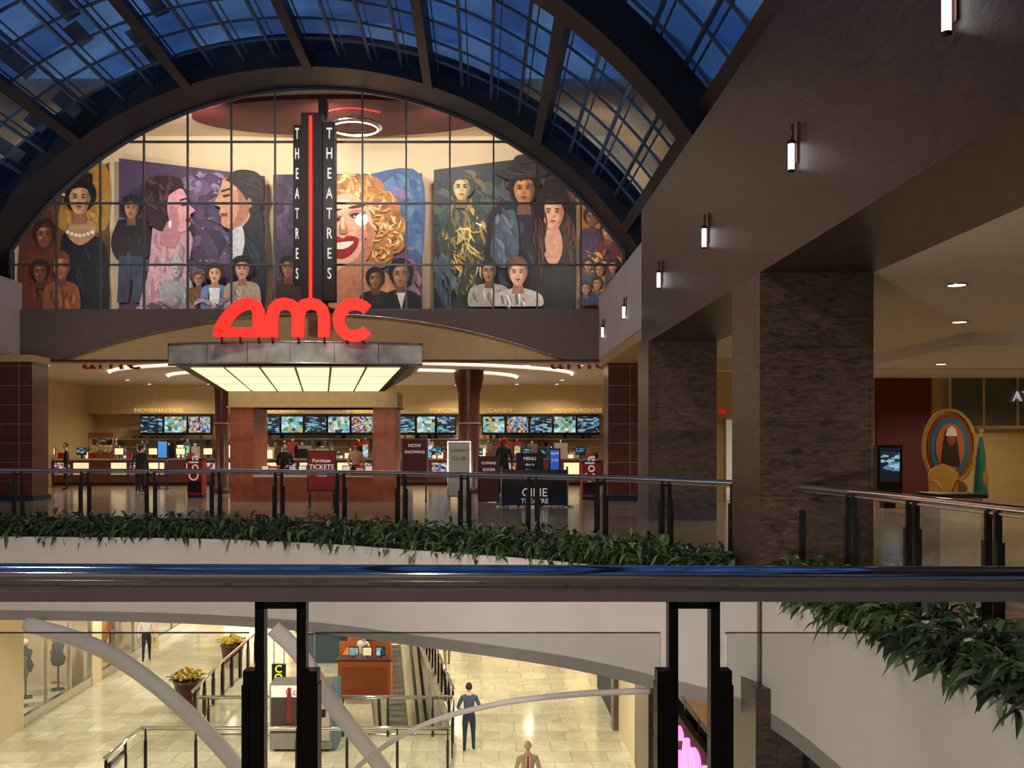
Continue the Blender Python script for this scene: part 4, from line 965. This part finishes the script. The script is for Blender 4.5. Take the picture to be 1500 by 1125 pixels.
# ---------------- lights ----------------
warm=(1,.83,.62)
for x in (-12,-7.,-2,2.2): spot(x,36,3.95,460,warm,160)
for x in (-13,-9,-5,-1,3): spot(x,42.4,4.0,190,warm,160)
for x in (-11,-5,1): spot(x,32.2,4.0,150,warm,150)
spot(PX(458,30.5),29.9,2.6,40,warm,160)
for x in (-10,-5,0): spot(x,19.3,11.,1350,(1,.83,.70),75,.25,to=(x,30.5,4.6))  # added spots without fittings, washing the cinema facade from the front
for x in (-11,-6,-1.5): spot(x,8.6,10.5,1250,(1,.86,.74),60,.25,to=(x*.9,20.5,-.8))  # unseen spots put overhead to brighten the slab fascia and hedge
spot(-6,8.5,9.8,850,(1,.82,.70),70,.25,to=(3.5,13,3.))  # added wash lifting the granite column and right wall
spot(-5,4,9.5,600,(1,.82,.72),90,.25,to=(3.6,7.5,1.))  # second added wash for the near part of the right wall
spot(-7,19.3,9.5,420,(1,.9,.82),50,.2,to=(3.6,27.5,5.2)); spot(-3,19.3,9.5,420,(1,.9,.82),50,.2,to=(-13.9,27.5,5.4))  # added spots brightening the white walls on both sides
for x in (-8,-1): spot(x,-9.,9.5,500,(1,.80,.66),140,.2)  # unseen spots added so the rear wall reflects brighter in the handrail
for y in (6,13): spot(4.3,y,6.95,110,(.65,.82,1),150,.1,dirv=(-.5,0,1))  # added uplights hidden behind the wall top, lifting the skylight mullions
for y in (20,26): spot(4.3,y,6.95,45,(.6,.8,1),150,.1,dirv=(-.5,0,1))  # same hidden added uplights, weaker at the far end
for y in (6,13,20,26): spot(-14.5,y,6.75,230,(.75,.87,1),150,.1,dirv=(.5,0,1))  # hidden uplights added along the left ledge for the mullions
for x in (-13.,-9,-5,-1,3.): 
    hi=abs(x+5)<7; spot(x,31.9,11.9 if hi else 8.2,720 if hi else 330,(1,.86,.72),150,.3,dirv=(0,.8,-.5 if hi else .1))
for x,y in ((7.5,10),(7.5,18),(12,21.5),(7.,25),(14,26.5),(10.5,26.2)): spot(x,y,3.4,170,warm,160)
for x in (-10.5,-5.5,-1,2.): 
    for y in (23.5,33,43): spot(x,y,-2.05,600,(1,.92,.75),155,.15)
for x in (-8,-2): spot(x,3.9,-.6,900,(1,.90,.76),110,.2,to=(x,19,-5))  # spots added beneath the near slab to fill the lower void
spot(-1,4.0,-.6,500,(1,.86,.74),120,.2,to=(4.,9,-2))
spot(-3,4.0,-.5,2600,(1,.92,.82),16,.2,to=(1.,21.,-4.8))  # narrow spot added to light the suited man from the front
for y in (22,30,36,43): spot(-14.3,y,-2.3,420,(1,.95,.88),150,.15)
# ---------------- world ----------------
w=bpy.data.worlds.new('dusk_sky'); sc.world=w; w.use_nodes=True; n=w.node_tree.nodes; l=w.node_tree.links
bg=n['Background']; tc=n.new('ShaderNodeTexCoord'); no=n.new('ShaderNodeTexNoise'); no.inputs['Scale'].default_value=3; no.inputs['Detail'].default_value=5; l.new(tc.outputs['Generated'],no.inputs[0])
c=n.new('ShaderNodeValToRGB'); c.color_ramp.elements[0].color=(.020,.065,.20,1); c.color_ramp.elements[1].color=(.11,.20,.37,1); c.color_ramp.elements[0].position=.35; c.color_ramp.elements[1].position=.75; l.new(no.outputs[0],c.inputs[0]); l.new(c.outputs[0],bg.inputs[0]); bg.inputs[1].default_value=1.0
# ---------------- camera ----------------
cam=bpy.data.cameras.new('camera'); co=bpy.data.objects.new('camera',cam); bpy.context.collection.objects.link(co); sc.camera=co
co.location=(0,0,EYE); co.rotation_euler=(math.pi/2,0,0); cam.sensor_width=36; cam.sensor_fit='HORIZONTAL'; cam.lens=36.*F/1500
cam.shift_x=(750-VX)/1500; cam.shift_y=(VY-562.5)/1500; cam.clip_start=.05; cam.clip_end=300
